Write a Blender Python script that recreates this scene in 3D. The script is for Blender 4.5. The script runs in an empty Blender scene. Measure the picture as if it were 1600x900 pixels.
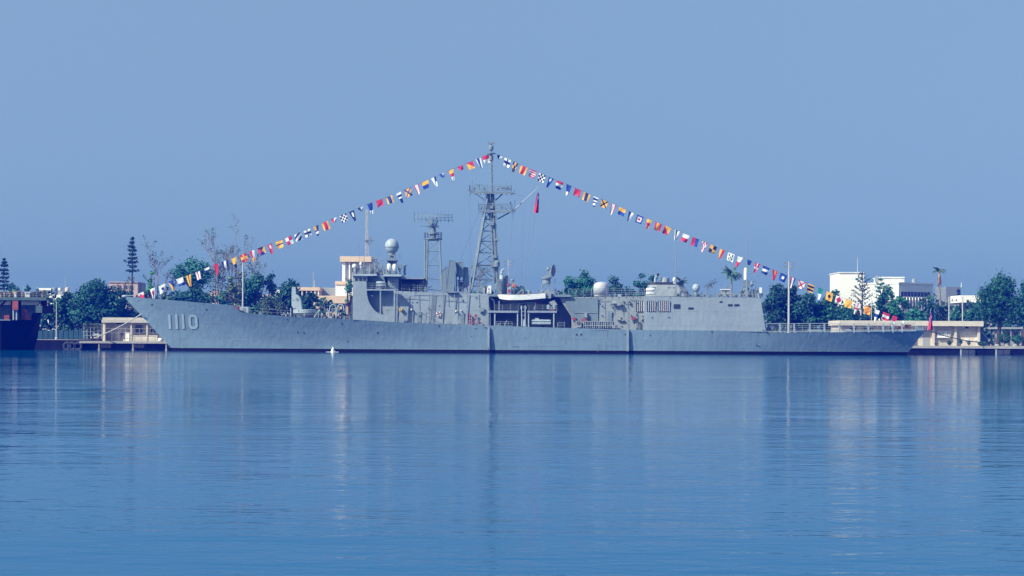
import bpy, bmesh, math, random
from mathutils import Vector, Matrix
R = math.radians
scene = bpy.context.scene
C = scene.collection

# ---------------------------------------------------------------- camera
CAM_H, FPX, ROLL = 2.9, 2724.0, R(0.32)
HOR_X, HOR_Y = 800.0, 525.0
cam_d = bpy.data.cameras.new('camera')
cam_d.sensor_width = 36.0
cam_d.lens = FPX * 36.0 / 1600.0
cam_d.shift_y = (HOR_Y - 450.0) / 1600.0
cam_d.clip_start, cam_d.clip_end = 0.5, 20000.0
cam = bpy.data.objects.new('camera', cam_d)
C.objects.link(cam)
cr, sr = math.cos(ROLL), math.sin(ROLL)
cam.matrix_world = Matrix(((cr, -sr, 0, 0), (0, 0, -1, 0), (sr, cr, 0, CAM_H), (0, 0, 0, 1)))
scene.camera = cam

# ---------------------------------------------------------------- sky, sun, exposure
SUN_EL, SUN_AZ = R(38), R(52)          # azimuth: to the left of the axis behind the camera
sun_dir = Vector((-math.sin(SUN_AZ) * math.cos(SUN_EL), -math.cos(SUN_AZ) * math.cos(SUN_EL), math.sin(SUN_EL)))
world = bpy.data.worlds.new('World')
scene.world = world
world.use_nodes = True
wn, wl = world.node_tree.nodes, world.node_tree.links
wn.clear()
w_out = wn.new('ShaderNodeOutputWorld'); w_bg = wn.new('ShaderNodeBackground')
sky = wn.new('ShaderNodeTexSky'); sky.sky_type = 'NISHITA'; sky.sun_disc = False
sky.sun_elevation = SUN_EL
sky.sun_rotation = math.atan2(sun_dir.x, sun_dir.y)
sky.altitude = 0; sky.air_density = 1.0; sky.dust_density = 0.6; sky.ozone_density = 4.0
# an even, hazy sky: the texture is read a little above the true direction so the pale band at the horizon stays thin
tc = wn.new('ShaderNodeTexCoord'); vm = wn.new('ShaderNodeVectorMath'); vm.operation = 'MULTIPLY_ADD'
vm.inputs[1].default_value = (1, 1, 0.25); vm.inputs[2].default_value = (0, 0, 0.58)
vn = wn.new('ShaderNodeVectorMath'); vn.operation = 'NORMALIZE'
tint = wn.new('ShaderNodeMix'); tint.data_type = 'RGBA'; tint.blend_type = 'MULTIPLY'; tint.inputs[0].default_value = 1.0
tint.inputs[7].default_value = (1.68, 1.52, 1.27, 1)
wl.new(tc.outputs['Generated'], vm.inputs[0]); wl.new(vm.outputs[0], vn.inputs[0]); wl.new(vn.outputs[0], sky.inputs['Vector'])
wl.new(sky.outputs[0], tint.inputs[6]); wl.new(tint.outputs[2], w_bg.inputs['Color'])
w_bg.inputs['Strength'].default_value = 0.12
wl.new(w_bg.outputs[0], w_out.inputs['Surface'])
SKYTINT = tint.inputs[7]
sd = bpy.data.lights.new('sun', 'SUN'); sd.energy = 4.0; sd.angle = R(0.6); sd.color = (1.0, 0.96, 0.90)
sun = bpy.data.objects.new('sun', sd); C.objects.link(sun)
sun.rotation_euler = sun_dir.to_track_quat('Z', 'Y').to_euler(); sun.location = (-100, 0, 90)
vs = scene.view_settings
scene.display_settings.display_device = 'sRGB'
vs.view_transform = 'Standard'; vs.look = 'None'; vs.exposure = 0.6; vs.gamma = 1.0; vs.use_curve_mapping = False
cy = scene.cycles
cy.max_bounces = 6; cy.diffuse_bounces = 2; cy.glossy_bounces = 3; cy.transmission_bounces = 3
cy.volume_bounces = 0; cy.transparent_max_bounces = 6; cy.caustics_reflective = False; cy.caustics_refractive = False
cy.sample_clamp_indirect = 4.0

# ---------------------------------------------------------------- from a place in the picture and a distance to a point in metres
def P(px, py, Y):
    dx, dy = px - HOR_X, py - HOR_Y
    u, v = dx * cr + dy * sr, -dx * sr + dy * cr
    return Vector((u * Y / FPX, Y, CAM_H - v * Y / FPX))
def PX(px, py, Y): return P(px, py, Y).x
def PZ(px, py, Y): return P(px, py, Y).z
def m(px, Y=294.0): return px * Y / FPX       # length in metres

# ---------------------------------------------------------------- mesh builder
class MB:
    def __init__(s): s.v = []; s.f = []; s.mi = []
    def add(s, vs_, fs_, mi=0):
        o = len(s.v); s.v += [tuple(p) for p in vs_]
        s.f += [tuple(i + o for i in f) for f in fs_]; s.mi += [mi] * len(fs_); return s
    def box(s, x0, x1, y0, y1, z0, z1, mi=0):
        return s.add([(x0,y0,z0),(x1,y0,z0),(x1,y1,z0),(x0,y1,z0),(x0,y0,z1),(x1,y0,z1),(x1,y1,z1),(x0,y1,z1)],
                     [(3,2,1,0),(4,5,6,7),(0,1,5,4),(1,2,6,5),(2,3,7,6),(3,0,4,7)], mi)
    def pbox(s, px0, px1, py0, py1, Y, depth, mi=0):      # box whose front face fills that rectangle of the picture at distance Y
        a, b = P(px0, (py0+py1)/2, Y), P(px1, (py0+py1)/2, Y)
        c, d = P((px0+px1)/2, py0, Y), P((px0+px1)/2, py1, Y)
        return s.box(a.x, b.x, Y, Y + depth, d.z, c.z, mi)
    def prism(s, poly, y0, y1, mi=0):                      # poly of (x, z), y0/y1 numbers or functions of (x, z)
        f0 = y0 if callable(y0) else (lambda x, z: y0)
        f1 = y1 if callable(y1) else (lambda x, z: y1)
        n = len(poly)
        a = sum(poly[i][0]*poly[(i+1)%n][1] - poly[(i+1)%n][0]*poly[i][1] for i in range(n))
        if a < 0: poly = poly[::-1]
        vs_ = [(x, f0(x, z), z) for x, z in poly] + [(x, f1(x, z), z) for x, z in poly]
        fs_ = [tuple(range(n)), tuple(range(2*n-1, n-1, -1))] + [((i+1)%n, i, i+n, (i+1)%n+n) for i in range(n)]
        return s.add(vs_, fs_, mi)
    def pprism(s, pts, Y, depth, mi=0):
        return s.prism([(P(a, b, Y).x, P(a, b, Y).z) for a, b in pts], Y, Y + depth, mi)
    def tube(s, p0, p1, r0, r1=None, n=6, cap=True, mi=0):
        p0, p1 = Vector(p0), Vector(p1); r1 = r0 if r1 is None else r1
        d = p1 - p0
        if d.length < 1e-6: return s
        q = d.to_track_quat('Z', 'Y')
        vs_ = []
        for p, r in ((p0, r0), (p1, r1)):
            for i in range(n):
                a = 2*math.pi*(i+.5)/n
                vs_.append(p + q @ Vector((r*math.cos(a), r*math.sin(a), 0)))
        fs_ = [(i, (i+1)%n, n+(i+1)%n, n+i) for i in range(n)]
        if cap: fs_ += [tuple(range(n-1, -1, -1)), tuple(range(n, 2*n))]
        return s.add(vs_, fs_, mi)
    def path(s, pts, r, n=5, mi=0):
        for a, b in zip(pts, pts[1:]): s.tube(a, b, r, n=n, mi=mi)
        return s
    def lathe(s, c, prof, n=16, axis='Z', mi=0):           # prof: (radius, along)
        c = Vector(c); vs_ = []
        for r, h in prof:
            for i in range(n):
                a = 2*math.pi*i/n; u, w = r*math.cos(a), r*math.sin(a)
                vs_.append(c + Vector({'Z': (u, w, h), 'X': (h, u, w), 'Y': (w, h, u)}[axis]))
        fs_ = []
        for k in range(len(prof)-1):
            for i in range(n):
                j = (i+1) % n
                fs_.append((k*n+i, k*n+j, (k+1)*n+j, (k+1)*n+i))
        fs_ += [tuple(range(n-1, -1, -1)), tuple(range((len(prof)-1)*n, len(prof)*n))]
        return s.add(vs_, fs_, mi)
    def ball(s, c, r, n=14, k=9, sx=1, sy=1, sz=1, mi=0):
        c = Vector(c); vs_ = []
        for a in range(1, k):
            t = math.pi*a/k
            for i in range(n):
                p = 2*math.pi*i/n
                vs_.append(c + Vector((r*sx*math.sin(t)*math.cos(p), r*sy*math.sin(t)*math.sin(p), r*sz*math.cos(t))))
        top, bot = len(vs_), len(vs_)+1
        vs_ += [c+Vector((0,0,r*sz)), c-Vector((0,0,r*sz))]
        fs_ = [(top, i, (i+1)%n) for i in range(n)]
        for a in range(k-2):
            for i in range(n):
                j = (i+1)%n; fs_.append((a*n+i, (a+1)*n+i, (a+1)*n+j, a*n+j))
        o = (k-2)*n; fs_ += [(o+i, bot, o+(i+1)%n) for i in range(n)]
        return s.add(vs_, fs_, mi)
    def center(s):
        xs, ys, zs = zip(*s.v)
        return Vector(((min(xs)+max(xs))/2, (min(ys)+max(ys))/2, min(zs)))
    def build(s, name, mats, parent=None, smooth=False, origin=None):
        root = parent
        while root is not None and root.parent is not None: root = root.parent
        o0 = root.location.copy() if root is not None else (Vector(origin) if origin is not None else s.center())
        if parent is not None and parent is not root: o0 = Vector(parent.get('_o', o0))
        me = bpy.data.meshes.new(name)
        me.from_pydata([(x-o0.x, y-o0.y, z-o0.z) for x, y, z in s.v], [], s.f)
        for mt in (mats if isinstance(mats, (list, tuple)) else [mats]): me.materials.append(mt)
        if max(s.mi, default=0) > 0: me.polygons.foreach_set('material_index', s.mi)
        if smooth: me.polygons.foreach_set('use_smooth', [True]*len(s.f))
        me.update()
        ob = bpy.data.objects.new(name, me); C.objects.link(ob)
        if parent is not None: ob.parent = parent
        else: ob.location = o0
        return ob
def tag(o, label=None, cat=None, group=None, kind=None):
    if label: o['label'] = label
    if cat: o['category'] = cat
    if group: o['group'] = group
    if kind: o['kind'] = kind
    return o
def thing(name, loc, label, cat, group=None):
    o = bpy.data.objects.new(name, None); C.objects.link(o); o.location = loc
    o.empty_display_size = 0.5
    return tag(o, label, cat, group)

# ---------------------------------------------------------------- materials
def mat(name, col, rough=0.6, metal=0.0, var=0.0, scale=0.5, bump=0.0, bscale=8.0, spec=0.4, col2=None, emit=None, stretch=(1,1,1), trans=0.0):
    mt = bpy.data.materials.new(name); mt.use_nodes = True
    nt = mt.node_tree; b = nt.nodes['Principled BSDF']
    b.inputs['Base Color'].default_value = (*col, 1); b.inputs['Roughness'].default_value = rough
    b.inputs['Metallic'].default_value = metal; b.inputs['Specular IOR Level'].default_value = spec
    if var or col2 or bump:
        t = nt.nodes.new('ShaderNodeTexCoord'); mp = nt.nodes.new('ShaderNodeMapping'); mp.inputs['Scale'].default_value = stretch
        nt.links.new(t.outputs['Object'], mp.inputs[0])
    if var or col2:
        n1 = nt.nodes.new('ShaderNodeTexNoise'); n1.inputs['Scale'].default_value = scale; n1.inputs['Detail'].default_value = 5; n1.inputs['Roughness'].default_value = .65
        nt.links.new(mp.outputs[0], n1.inputs['Vector'])
        rp = nt.nodes.new('ShaderNodeValToRGB'); e = rp.color_ramp.elements
        e[0].position, e[1].position = .3, .7
        c2 = col2 if col2 else tuple(c*(1+var) for c in col); c1 = col if col2 else tuple(c*(1-var) for c in col)
        e[0].color, e[1].color = (*c1, 1), (*c2, 1)
        nt.links.new(n1.outputs['Fac'], rp.inputs[0]); nt.links.new(rp.outputs[0], b.inputs['Base Color'])
    if bump:
        n2 = nt.nodes.new('ShaderNodeTexNoise'); n2.inputs['Scale'].default_value = bscale; n2.inputs['Detail'].default_value = 3
        nt.links.new(mp.outputs[0], n2.inputs['Vector'])
        bp = nt.nodes.new('ShaderNodeBump'); bp.inputs['Strength'].default_value = 1.0; bp.inputs['Distance'].default_value = bump
        nt.links.new(n2.outputs['Fac'], bp.inputs['Height']); nt.links.new(bp.outputs[0], b.inputs['Normal'])
    if emit: b.inputs['Emission Color'].default_value = (*col, 1); b.inputs['Emission Strength'].default_value = emit
    return mt

def steel(name, col, rust=0.0, seam=2.4, ripple=0.02, streak=0.12):
    """painted ship's plate: faint vertical run-off streaks, blotches, plate ripple between frames, a little rust"""
    mt = bpy.data.materials.new(name); mt.use_nodes = True
    nt = mt.node_tree; N = nt.nodes; L = nt.links; b = N['Principled BSDF']
    b.inputs['Roughness'].default_value = .55; b.inputs['Specular IOR Level'].default_value = .35
    t = N.new('ShaderNodeTexCoord')
    def noise(sc, stretch, det=4, ro=.6):
        mp = N.new('ShaderNodeMapping'); mp.inputs['Scale'].default_value = stretch; L.new(t.outputs['Object'], mp.inputs[0])
        n = N.new('ShaderNodeTexNoise'); n.inputs['Scale'].default_value = sc; n.inputs['Detail'].default_value = det; n.inputs['Roughness'].default_value = ro
        L.new(mp.outputs[0], n.inputs['Vector']); return n.outputs['Fac']
    def mapr(x, a0, a1, b0, b1):
        q = N.new('ShaderNodeMapRange'); q.inputs[1].default_value, q.inputs[2].default_value, q.inputs[3].default_value, q.inputs[4].default_value = a0, a1, b0, b1
        L.new(x, q.inputs[0]); return q.outputs[0]
    def mul(a, b_):
        q = N.new('ShaderNodeMath'); q.operation = 'MULTIPLY'; L.new(a, q.inputs[0]); L.new(b_, q.inputs[1]); return q.outputs[0]
    f = mul(mapr(noise(.9, (1.6, 1, .12)), .3, .7, 1-streak, 1+streak), mapr(noise(.22, (1, 1, 1.4), 5), .3, .7, .90, 1.10))
    f = mul(f, mapr(noise(2.6, (1, 1, 1), 5, .7), .3, .7, .95, 1.05))
    vm_ = N.new('ShaderNodeVectorMath'); vm_.operation = 'SCALE'; vm_.inputs[0].default_value = col; L.new(f, vm_.inputs['Scale'])
    src = vm_.outputs[0]
    if rust:
        rr = mul(mapr(noise(1.3, (1.5, 1, .1), 6, .7), .66, .78, 0, 1), mapr(noise(.35, (1, 1, 1), 2), .5, .65, 0, rust))
        mx = N.new('ShaderNodeMix'); mx.data_type = 'RGBA'; mx.inputs[7].default_value = (.30, .20, .13, 1)
        L.new(rr, mx.inputs[0]); L.new(src, mx.inputs[6]); src = mx.outputs[2]
    L.new(src, b.inputs['Base Color'])
    br = N.new('ShaderNodeTexBrick'); br.inputs['Scale'].default_value = 1.0; br.inputs['Brick Width'].default_value = 6.0; br.inputs['Row Height'].default_value = seam
    br.inputs['Mortar Size'].default_value = .02; br.inputs['Mortar Smooth'].default_value = .6
    sx = N.new('ShaderNodeSeparateXYZ'); cx = N.new('ShaderNodeCombineXYZ'); L.new(t.outputs['Object'], sx.inputs[0]); L.new(sx.outputs[0], cx.inputs[0]); L.new(sx.outputs[2], cx.inputs[1])
    L.new(cx.outputs[0], br.inputs['Vector'])
    b1 = N.new('ShaderNodeBump'); b1.inputs['Distance'].default_value = .02; b1.inputs['Strength'].default_value = 1; L.new(br.outputs['Fac'], b1.inputs['Height'])
    b2 = N.new('ShaderNodeBump'); b2.inputs['Distance'].default_value = ripple; b2.inputs['Strength'].default_value = 1
    L.new(noise(1.0, (1.4, 1, .9), 2, .5), b2.inputs['Height']); L.new(b1.outputs[0], b2.inputs['Normal']); L.new(b2.outputs[0], b.inputs['Normal'])
    return mt

M = {}
M['hull'] = steel('hull_paint', (.158, .238, .304), rust=.7, ripple=.075, streak=.05)
M['plate'] = steel('superstructure_paint', (.23, .284, .326), rust=.35, ripple=.07, streak=.05)
M['plate_b'] = steel('bay_paint', (.155, .215, .25), streak=.06, rust=.3)
M['plate_c'] = steel('warm_grey_paint', (.245, .28, .295), rust=.35, ripple=.05, streak=.05)
M['grey'] = mat('fitting_grey', (.20, .25, .28), .55, var=.12, scale=1.5)
M['mast'] = mat('mast_grey', (.165, .22, .255), .55, var=.2, scale=1.2)
M['lgrey'] = mat('pale_grey_paint', (.32, .39, .43), .5, var=.08, scale=1.5)
M['white'] = mat('white_paint', (.74, .74, .72), .45, var=.06, scale=1.0)
M['dome'] = mat('dome_grey', (.46, .48, .50), .5, var=.06, scale=1.0)
M['number'] = mat('pennant_number_white', (.29, .38, .43), .55, var=.08, scale=1.2)
M['number_s'] = mat('pennant_number_shade', (.06, .085, .11), .6)
M['black'] = mat('boot_black', (.018, .02, .024), .5, var=.3, scale=.6)
M['dark'] = mat('dark_paint', (.03, .034, .04), .5)
M['glass'] = mat('window_glass', (.02, .028, .035), .08, spec=.6)
M['red'] = mat('red_paint', (.30, .06, .07), .5, var=.15, scale=3)
M['orange'] = mat('orange_paint', (.36, .13, .08), .5)
M['yellow'] = mat('yellow_paint', (.62, .42, .05), .5)
M['brown'] = mat('rusty_brown', (.16, .075, .045), .8, var=.3, scale=2)
M['rope'] = mat('rope', (.48, .47, .43), .8)
M['rope_d'] = mat('tarred_rope', (.06, .06, .06), .8)
M['wire'] = mat('wire', (.10, .11, .12), .5)
M['deck'] = mat('deck_paint', (.10, .11, .115), .8, var=.15, scale=1)
# ================================================================ SETTING
random.seed(7)
QY, QZ = 311.0, 1.55
# ---- water
mb = MB()
xs = [-680, -400, -150, 0, 150, 400, 680]; ys = [-90, 0, 20, 60, 150, 250, QY + 1.5]
mb.add([(x, y, 0) for y in ys for x in xs], [(j*7+i, j*7+i+1, (j+1)*7+i+1, (j+1)*7+i) for j in range(6) for i in range(6)])
wm = bpy.data.materials.new('harbour_water'); wm.use_nodes = True
nt = wm.node_tree; N = nt.nodes; L = nt.links; b = N['Principled BSDF']
b.inputs['Base Color'].default_value = (.0, .09, .215, 1); b.inputs['Roughness'].default_value = .06; b.inputs['IOR'].default_value = 1.12
t = N.new('ShaderNodeTexCoord'); prev = None
pm = N.new('ShaderNodeMapping'); pm.inputs['Scale'].default_value = (.35, 1, 1); L.new(t.outputs['Object'], pm.inputs[0])     # patches of breeze and calm
pn = N.new('ShaderNodeTexNoise'); pn.inputs['Scale'].default_value = .035; pn.inputs['Detail'].default_value = 3; L.new(pm.outputs[0], pn.inputs['Vector'])
pr_ = N.new('ShaderNodeMapRange'); pr_.inputs[1].default_value, pr_.inputs[2].default_value, pr_.inputs[3].default_value, pr_.inputs[4].default_value = .38, .62, .35, 1.7; L.new(pn.outputs['Fac'], pr_.inputs[0])
for sc, st, amp, det in ((.05, (.30, 1, 1), .07, 2), (.30, (.40, 1, 1), .044, 2), (1.0, (.45, 1, 1), .025, 2), (2.6, (.5, 1, 1), .013, 2), (7, (.7, 1, 1), .0025, 2)):
    mp = N.new('ShaderNodeMapping'); mp.inputs['Scale'].default_value = st; L.new(t.outputs['Object'], mp.inputs[0])
    mp.inputs['Rotation'].default_value = (0, 0, random.uniform(-.12, .12)); mp.inputs['Location'].default_value = (random.uniform(0, 50),)*3
    n = N.new('ShaderNodeTexNoise'); n.inputs['Scale'].default_value = sc; n.inputs['Detail'].default_value = det; L.new(mp.outputs[0], n.inputs['Vector'])
    bp = N.new('ShaderNodeBump'); bp.inputs['Strength'].default_value = 1; bp.inputs['Distance'].default_value = amp
    if sc > .2:
        mu = N.new('ShaderNodeMath'); mu.operation = 'MULTIPLY'; L.new(n.outputs['Fac'], mu.inputs[0]); L.new(pr_.outputs[0], mu.inputs[1]); L.new(mu.outputs[0], bp.inputs['Height'])
    else: L.new(n.outputs['Fac'], bp.inputs['Height'])
    if prev: L.new(prev.outputs[0], bp.inputs['Normal'])
    prev = bp
L.new(prev.outputs[0], b.inputs['Normal'])
tag(mb.build('water', wm, origin=(0, 0, 0)), kind='structure')

# ---- ground behind the quay edge, one sheet
M['ground'] = mat('ground', (.16, .155, .13), .9, var=.2, scale=.15, col2=(.07, .10, .045))
M['concrete'] = mat('quay_concrete', (.34, .33, .31), .85, var=.18, scale=.6, bump=.01, bscale=3)
M['concrete_d'] = mat('shade_dark_concrete', (.007, .011, .018), .8, spec=.1, var=.5, scale=.7, bump=.03, bscale=2)  # near-black base colour stands in for the shade beneath the quay
M['rubber'] = mat('grey_rubber', (.045, .06, .08), .7, var=.2, scale=1)
mb = MB(); mb.add([(-680, QY+6, QZ-.02), (680, QY+6, QZ-.02), (680, 1180, QZ-.02), (-680, 1180, QZ-.02)], [(0, 1, 2, 3)])
tag(mb.build('ground', M['ground'], origin=(0, QY+6, QZ-.02)), kind='structure')
xq0, xq1 = PX(124, 533, QY), PX(300, 533, QY)
quay = MB()
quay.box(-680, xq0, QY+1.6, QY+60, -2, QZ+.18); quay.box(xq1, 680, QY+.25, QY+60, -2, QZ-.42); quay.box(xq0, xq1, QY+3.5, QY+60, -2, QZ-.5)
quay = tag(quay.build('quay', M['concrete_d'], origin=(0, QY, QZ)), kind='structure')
def qpart(name, mb_, mt): return mb_.build(name, mt, quay)
mb = MB(); mb.box(xq1, 500, QY, QY+14, QZ-.42, QZ); mb.box(xq0, xq1, QY-.05, QY+14, QZ-.36, QZ+.02); qpart('coping', mb, M['concrete'])
mb = MB(); mb.box(-600, xq0-.02, QY+1.5, QY+14, QZ+.18, QZ+.24); qpart('coping', mb, M['concrete'])
# piles and hanging fenders under the piled landing by the bow, rubber fenders on the wall past the stern
for px in (155, 208, 260):
    c = P(px, 540, QY+.35); mb = MB(); mb.box(c.x-.10, c.x+.10, QY+.1, QY+.5, -1.5, QZ-.36)
    mb.box(c.x-.2, c.x+.2, QY+.05, QY+.55, -.3, .18); qpart('pile', mb, M['concrete'])
for px in (165, 217, 270):
    mb = MB(); mb.pbox(px-8, px+9, 535.5, 543, QY+.2, .8)
    for k in range(3): mb.pbox(px-7.6+5.6*k, px-3.0+5.6*k, 534.8, 543.6, QY+.1, .12)
    qpart('fender', mb, M['black'])
for px in (1504, 1559, 1612):
    mb = MB(); mb.pbox(px-1, px+20, 547, 555.5, QY-.25, .5)
    for k in range(2): mb.pbox(px+10.2*k, px+8.6+10.2*k, 546.6, 554, QY-.36, .12)
    qpart('fender', mb, M['rubber'])
    mb = MB(); mb.pbox(px-3.2, px-1.4, 546, 556, QY-.2, .3); qpart('fender_post', mb, M['lgrey'])
# old tyres hung on the solid wall near the dark ship
for px in (105, 112, 122):
    c = P(px, 541, QY+1.1); mb = MB(); n = 14
    for i in range(n):
        a0, a1 = 2*math.pi*i/n, 2*math.pi*(i+1)/n
        mb.tube(c+Vector((.62*math.cos(a0), 0, .62*math.sin(a0))), c+Vector((.62*math.cos(a1), 0, .62*math.sin(a1))), .24, n=6)
    mb.tube(c+Vector((0, 0, .6)), c+Vector((0, .3, 1.5)), .03)
    qpart('tyre_fender', mb, M['rubber'])
# bollards on the coping
bol = None
for px in (146, 1462, 1546, 1590):
    c = P(px, 536, QY+1.6); mb = MB(); mb.lathe((c.x, QY+1.6, QZ+.02), [(.16, 0), (.13, .1), (.12, .32), (.24, .36), (.24, .46), (.1, .5)], 10)
    o = mb.build('bollard', M['dark'], None)
    tag(o, {146: 'black mooring bollard at the landing left of the bow', 1462: 'black mooring bollard just right of the stern', 1546: 'black mooring bollard where the stern line ends', 1590: 'black mooring bollard at the right edge of the quay'}[px], 'bollard', 'bollards along the quay')
# ================================================================ THE FRIGATE
YC, HB = 300.0, 6.85
ship = thing('frigate', (0, YC, 0), 'long grey warship with lattice masts, moored along the quay', 'warship')
SHEER = [(193,463),(364,477),(376,488.7),(400,490.3),(457,495),(545,498.7),(615,503.3),(720,507),(763,508.7),(880,512.3),(1007,515.7),(1191,517),(1198,520.5),(1380,518),(1447,516)]
def hb_deck(s):
    f = 1-(1-min(s/.36, 1))**2.3
    if s > .66: f *= 1-.20*((s-.66)/.34)**2
    return max(HB*f, .05)
def hb_wl(s):
    f = 1-(1-min(max(s-.0, 0)/.50, 1))**1.75
    if s > .66: f *= 1-.50*((s-.66)/.34)**1.5
    return max(HB*.955*f, .04)
XB, XS = PX(193, 463, YC), PX(1447, 516, 294.2)
def s_of(x): return min(max((x-XB)/(XS-XB), 0), 1)
SH = []
for px, py in SHEER:
    x = PX(px, py, YC)
    for _ in range(3): x = PX(px, py, YC - hb_deck(s_of(x)))
    SH.append((x, PZ(px, py, YC - hb_deck(s_of(x)))))
SH[0] = (XB, PZ(193, 463, YC))
def sheer(x):
    for (a, za), (b, zb) in zip(SH, SH[1:]):
        if x <= b: return za + (zb-za)*(x-a)/(b-a)
    return SH[-1][1]
XF, ZF = SH[3]
def deck_line(x):     # smooth line of the deck under the bow bulwark
    if x >= XF: return sheer(x)
    t = (XF-x)/(XF-XB); return ZF + (ZB0-ZF)*(.62*t+.38*t*t)
ZB0 = SH[0][1]
ZB, XWB = SH[0][1], PX(272, 549, YC)
XWS = PX(1419, 554, 295)
def x_of(s, z):       # stem and transom are raked
    xb = XWB + (XB-XWB)*(max(z, -1.6)/ZB)**1.0 if z > 0 else XWB
    xs_ = XWS + (XS-XWS)*(z/SH[-1][1])
    return xb + (xs_-xb)*s
def s_at(x, z): a, b_ = x_of(0, z), x_of(1, z); return min(max((x-a)/(b_-a), 0), 1)
def top_x(s):         # where that station meets the top edge
    x = XB+(XS-XB)*s
    for _ in range(8): x = x_of(s, sheer(x))
    return x
def side_y(x, z):     # near side of the hull at that place
    s = s_at(x, z); return YC - hull_hb(s, min(max(z/deck_line(top_x(s)), 0), 1.2))
def hull_hb(s, t):
    a, b_ = hb_wl(s), hb_deck(s)
    k = t**1.5 if s < .45 else t**1.2
    return a + (b_-a)*k
S = [0, .004, .01, .02, .035, .05, .07, .09, .11] + [.13+.02*i for i in range(43)] + [1.0]
for x, z in SH[1:-1]: S.append(s_at(x, z))
S = sorted(set(round(v, 5) for v in S))
ZL = [.62, 1.2, 1.9, 2.6, 3.3]
def hull_grid(levels_of, side):
    rows = []
    for s in S:
        col = []
        xt = top_x(s); zt = sheer(xt); zd = deck_line(xt)
        for z in levels_of(zt):
            x = x_of(s, z); hb = hull_hb(s, min(max(z/zd, 0), 1.2)) * (1 if z >= 0 else 1+.03*z)
            col.append((x, YC + side*hb, z))
        rows.append(col)
    k = len(rows[0]); vs_ = [p for c_ in rows for p in c_]; fs_ = []
    for i in range(len(rows)-1):
        for j in range(k-1):
            q = (i*k+j, (i+1)*k+j, (i+1)*k+j+1, i*k+j+1)
            fs_.append(q if side < 0 else q[::-1])
    return vs_, fs_
top_levels = lambda zt: [.54 + (zt-.54)*i/9 for i in range(10)]
mb = MB()
for side in (-1, 1): mb.add(*hull_grid(top_levels, side))
zt = SH[-1][1]; tr = [(x_of(1, z), hull_hb(1, z/zt), z) for z in top_levels(zt)]      # transom
for a, b_ in zip(tr, tr[1:]):
    mb.add([(a[0], YC-a[1], a[2]), (a[0], YC+a[1], a[2]), (b_[0], YC+b_[1], b_[2]), (b_[0], YC-b_[1], b_[2])], [(0, 1, 2, 3)])
hull = mb.build('hull', M['hull'], ship, smooth=True)
mb = MB(); low = lambda zt: [-1.2, -.4, 0, .3, .54]
for side in (-1, 1): mb.add(*hull_grid(low, side))
tr = [(x_of(1, z), hull_hb(1, max(z, 0)/zt), z) for z in low(zt)]
for a, b_ in zip(tr, tr[1:]):
    mb.add([(a[0], YC-a[1], a[2]), (a[0], YC+a[1], a[2]), (b_[0], YC+b_[1], b_[2]), (b_[0], YC-b_[1], b_[2])], [(0, 1, 2, 3)])
M['boot'] = mat('boot_topping', (.002, .004, .008), .7, col2=(.008, .005, .009), var=.3, scale=.25, spec=.15)
mb.build('boot_topping', M['boot'], hull, smooth=True)
mb = MB()   # decks: behind the bow bulwark a metre down, else just under the deck edge
prev = None
for s in S:
    x = XB+(XS-XB)*s; zz = sheer(x) - (1.05 if s < .135 else .06); h = max(YC-side_y(x+.1, zz)-.08, .01)
    cur = ((x+.1, YC-h, zz), (x+.1, YC+h, zz))
    if prev: mb.add([prev[0], cur[0], cur[1], prev[1]], [(0, 1, 2, 3)])
    prev = cur
mb.build('main_deck', M['deck'], ship)
def on_side(px, py, out=.03):           # point on the near hull side seen at that place
    Y = 294.0
    for _ in range(4):
        p = P(px, py, Y); Y = side_y(p.x, p.z)
    return P(px, py, Y-out)
# pennant number, painted on the plating with its shadow edge
def strip(pts_px, name, mt, out):
    mb = MB()
    for poly in pts_px:
        n = len(poly); vs_ = [on_side(a, b_, out) for a, b_ in poly] + [on_side(a, b_, out-.02) for a, b_ in poly]
        mb.add(vs_, [tuple(range(n-1, -1, -1))] + [(i, (i+1)%n, n+(i+1)%n, n+i) for i in range(n)])
    return mb.build(name, mt, hull)
def lean(pts, x0): return [(x0 + a + (b_-491.5)*.065, b_) for a, b_ in pts]
ONE = [(0,491.5),(3.9,491.5),(3.9,503),(3.9,514),(0,514),(0,503)]
ZO = [(0,495.5),(4,491.5),(11,491.5),(14.2,495.5),(14.2,510),(11,514.2),(4,514.2),(0,510)]
ZI = [(3.9,497),(5.2,495.5),(9,495.5),(10.3,497),(10.3,508.5),(9,510.2),(5.2,510.2),(3.9,508.5)]
for dx, dy, mt, out in ((1.5, 1.2, M['number_s'], .03), (0, 0, M['number'], .06)):
    for x0 in (262.3, 273.1, 283.3):
        strip([[(a+dx, b_+dy) for a, b_ in lean(ONE, x0)]], 'hull_number', mt, out)
    o_, i_ = lean(ZO, 293.8), lean(ZI, 293.8)
    strip([[(p[0]+dx, p[1]+dy) for p in (o_[k], o_[(k+1)%8], i_[(k+1)%8], i_[k])] for k in range(8)], 'hull_number', mt, out)
M['number_f'] = mat('faded_number', (.33, .35, .36), .6)
for x0 in (1395.6, 1398.0, 1400.4): strip([[(x0,523.2),(x0+.9,523.2),(x0+.9,527.8),(x0,527.8)]], 'stern_number', M['number_f'], .03)
for r_ in ([(1403,523.2),(1408,523.2),(1408,524),(1403,524)], [(1403,527),(1408,527),(1408,527.8),(1403,527.8)], [(1403,524),(1404,524),(1404,527),(1403,527)], [(1407,524),(1408,524),(1408,527),(1407,527)]):
    strip([r_], 'stern_number', M['number_f'], .03)
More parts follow.
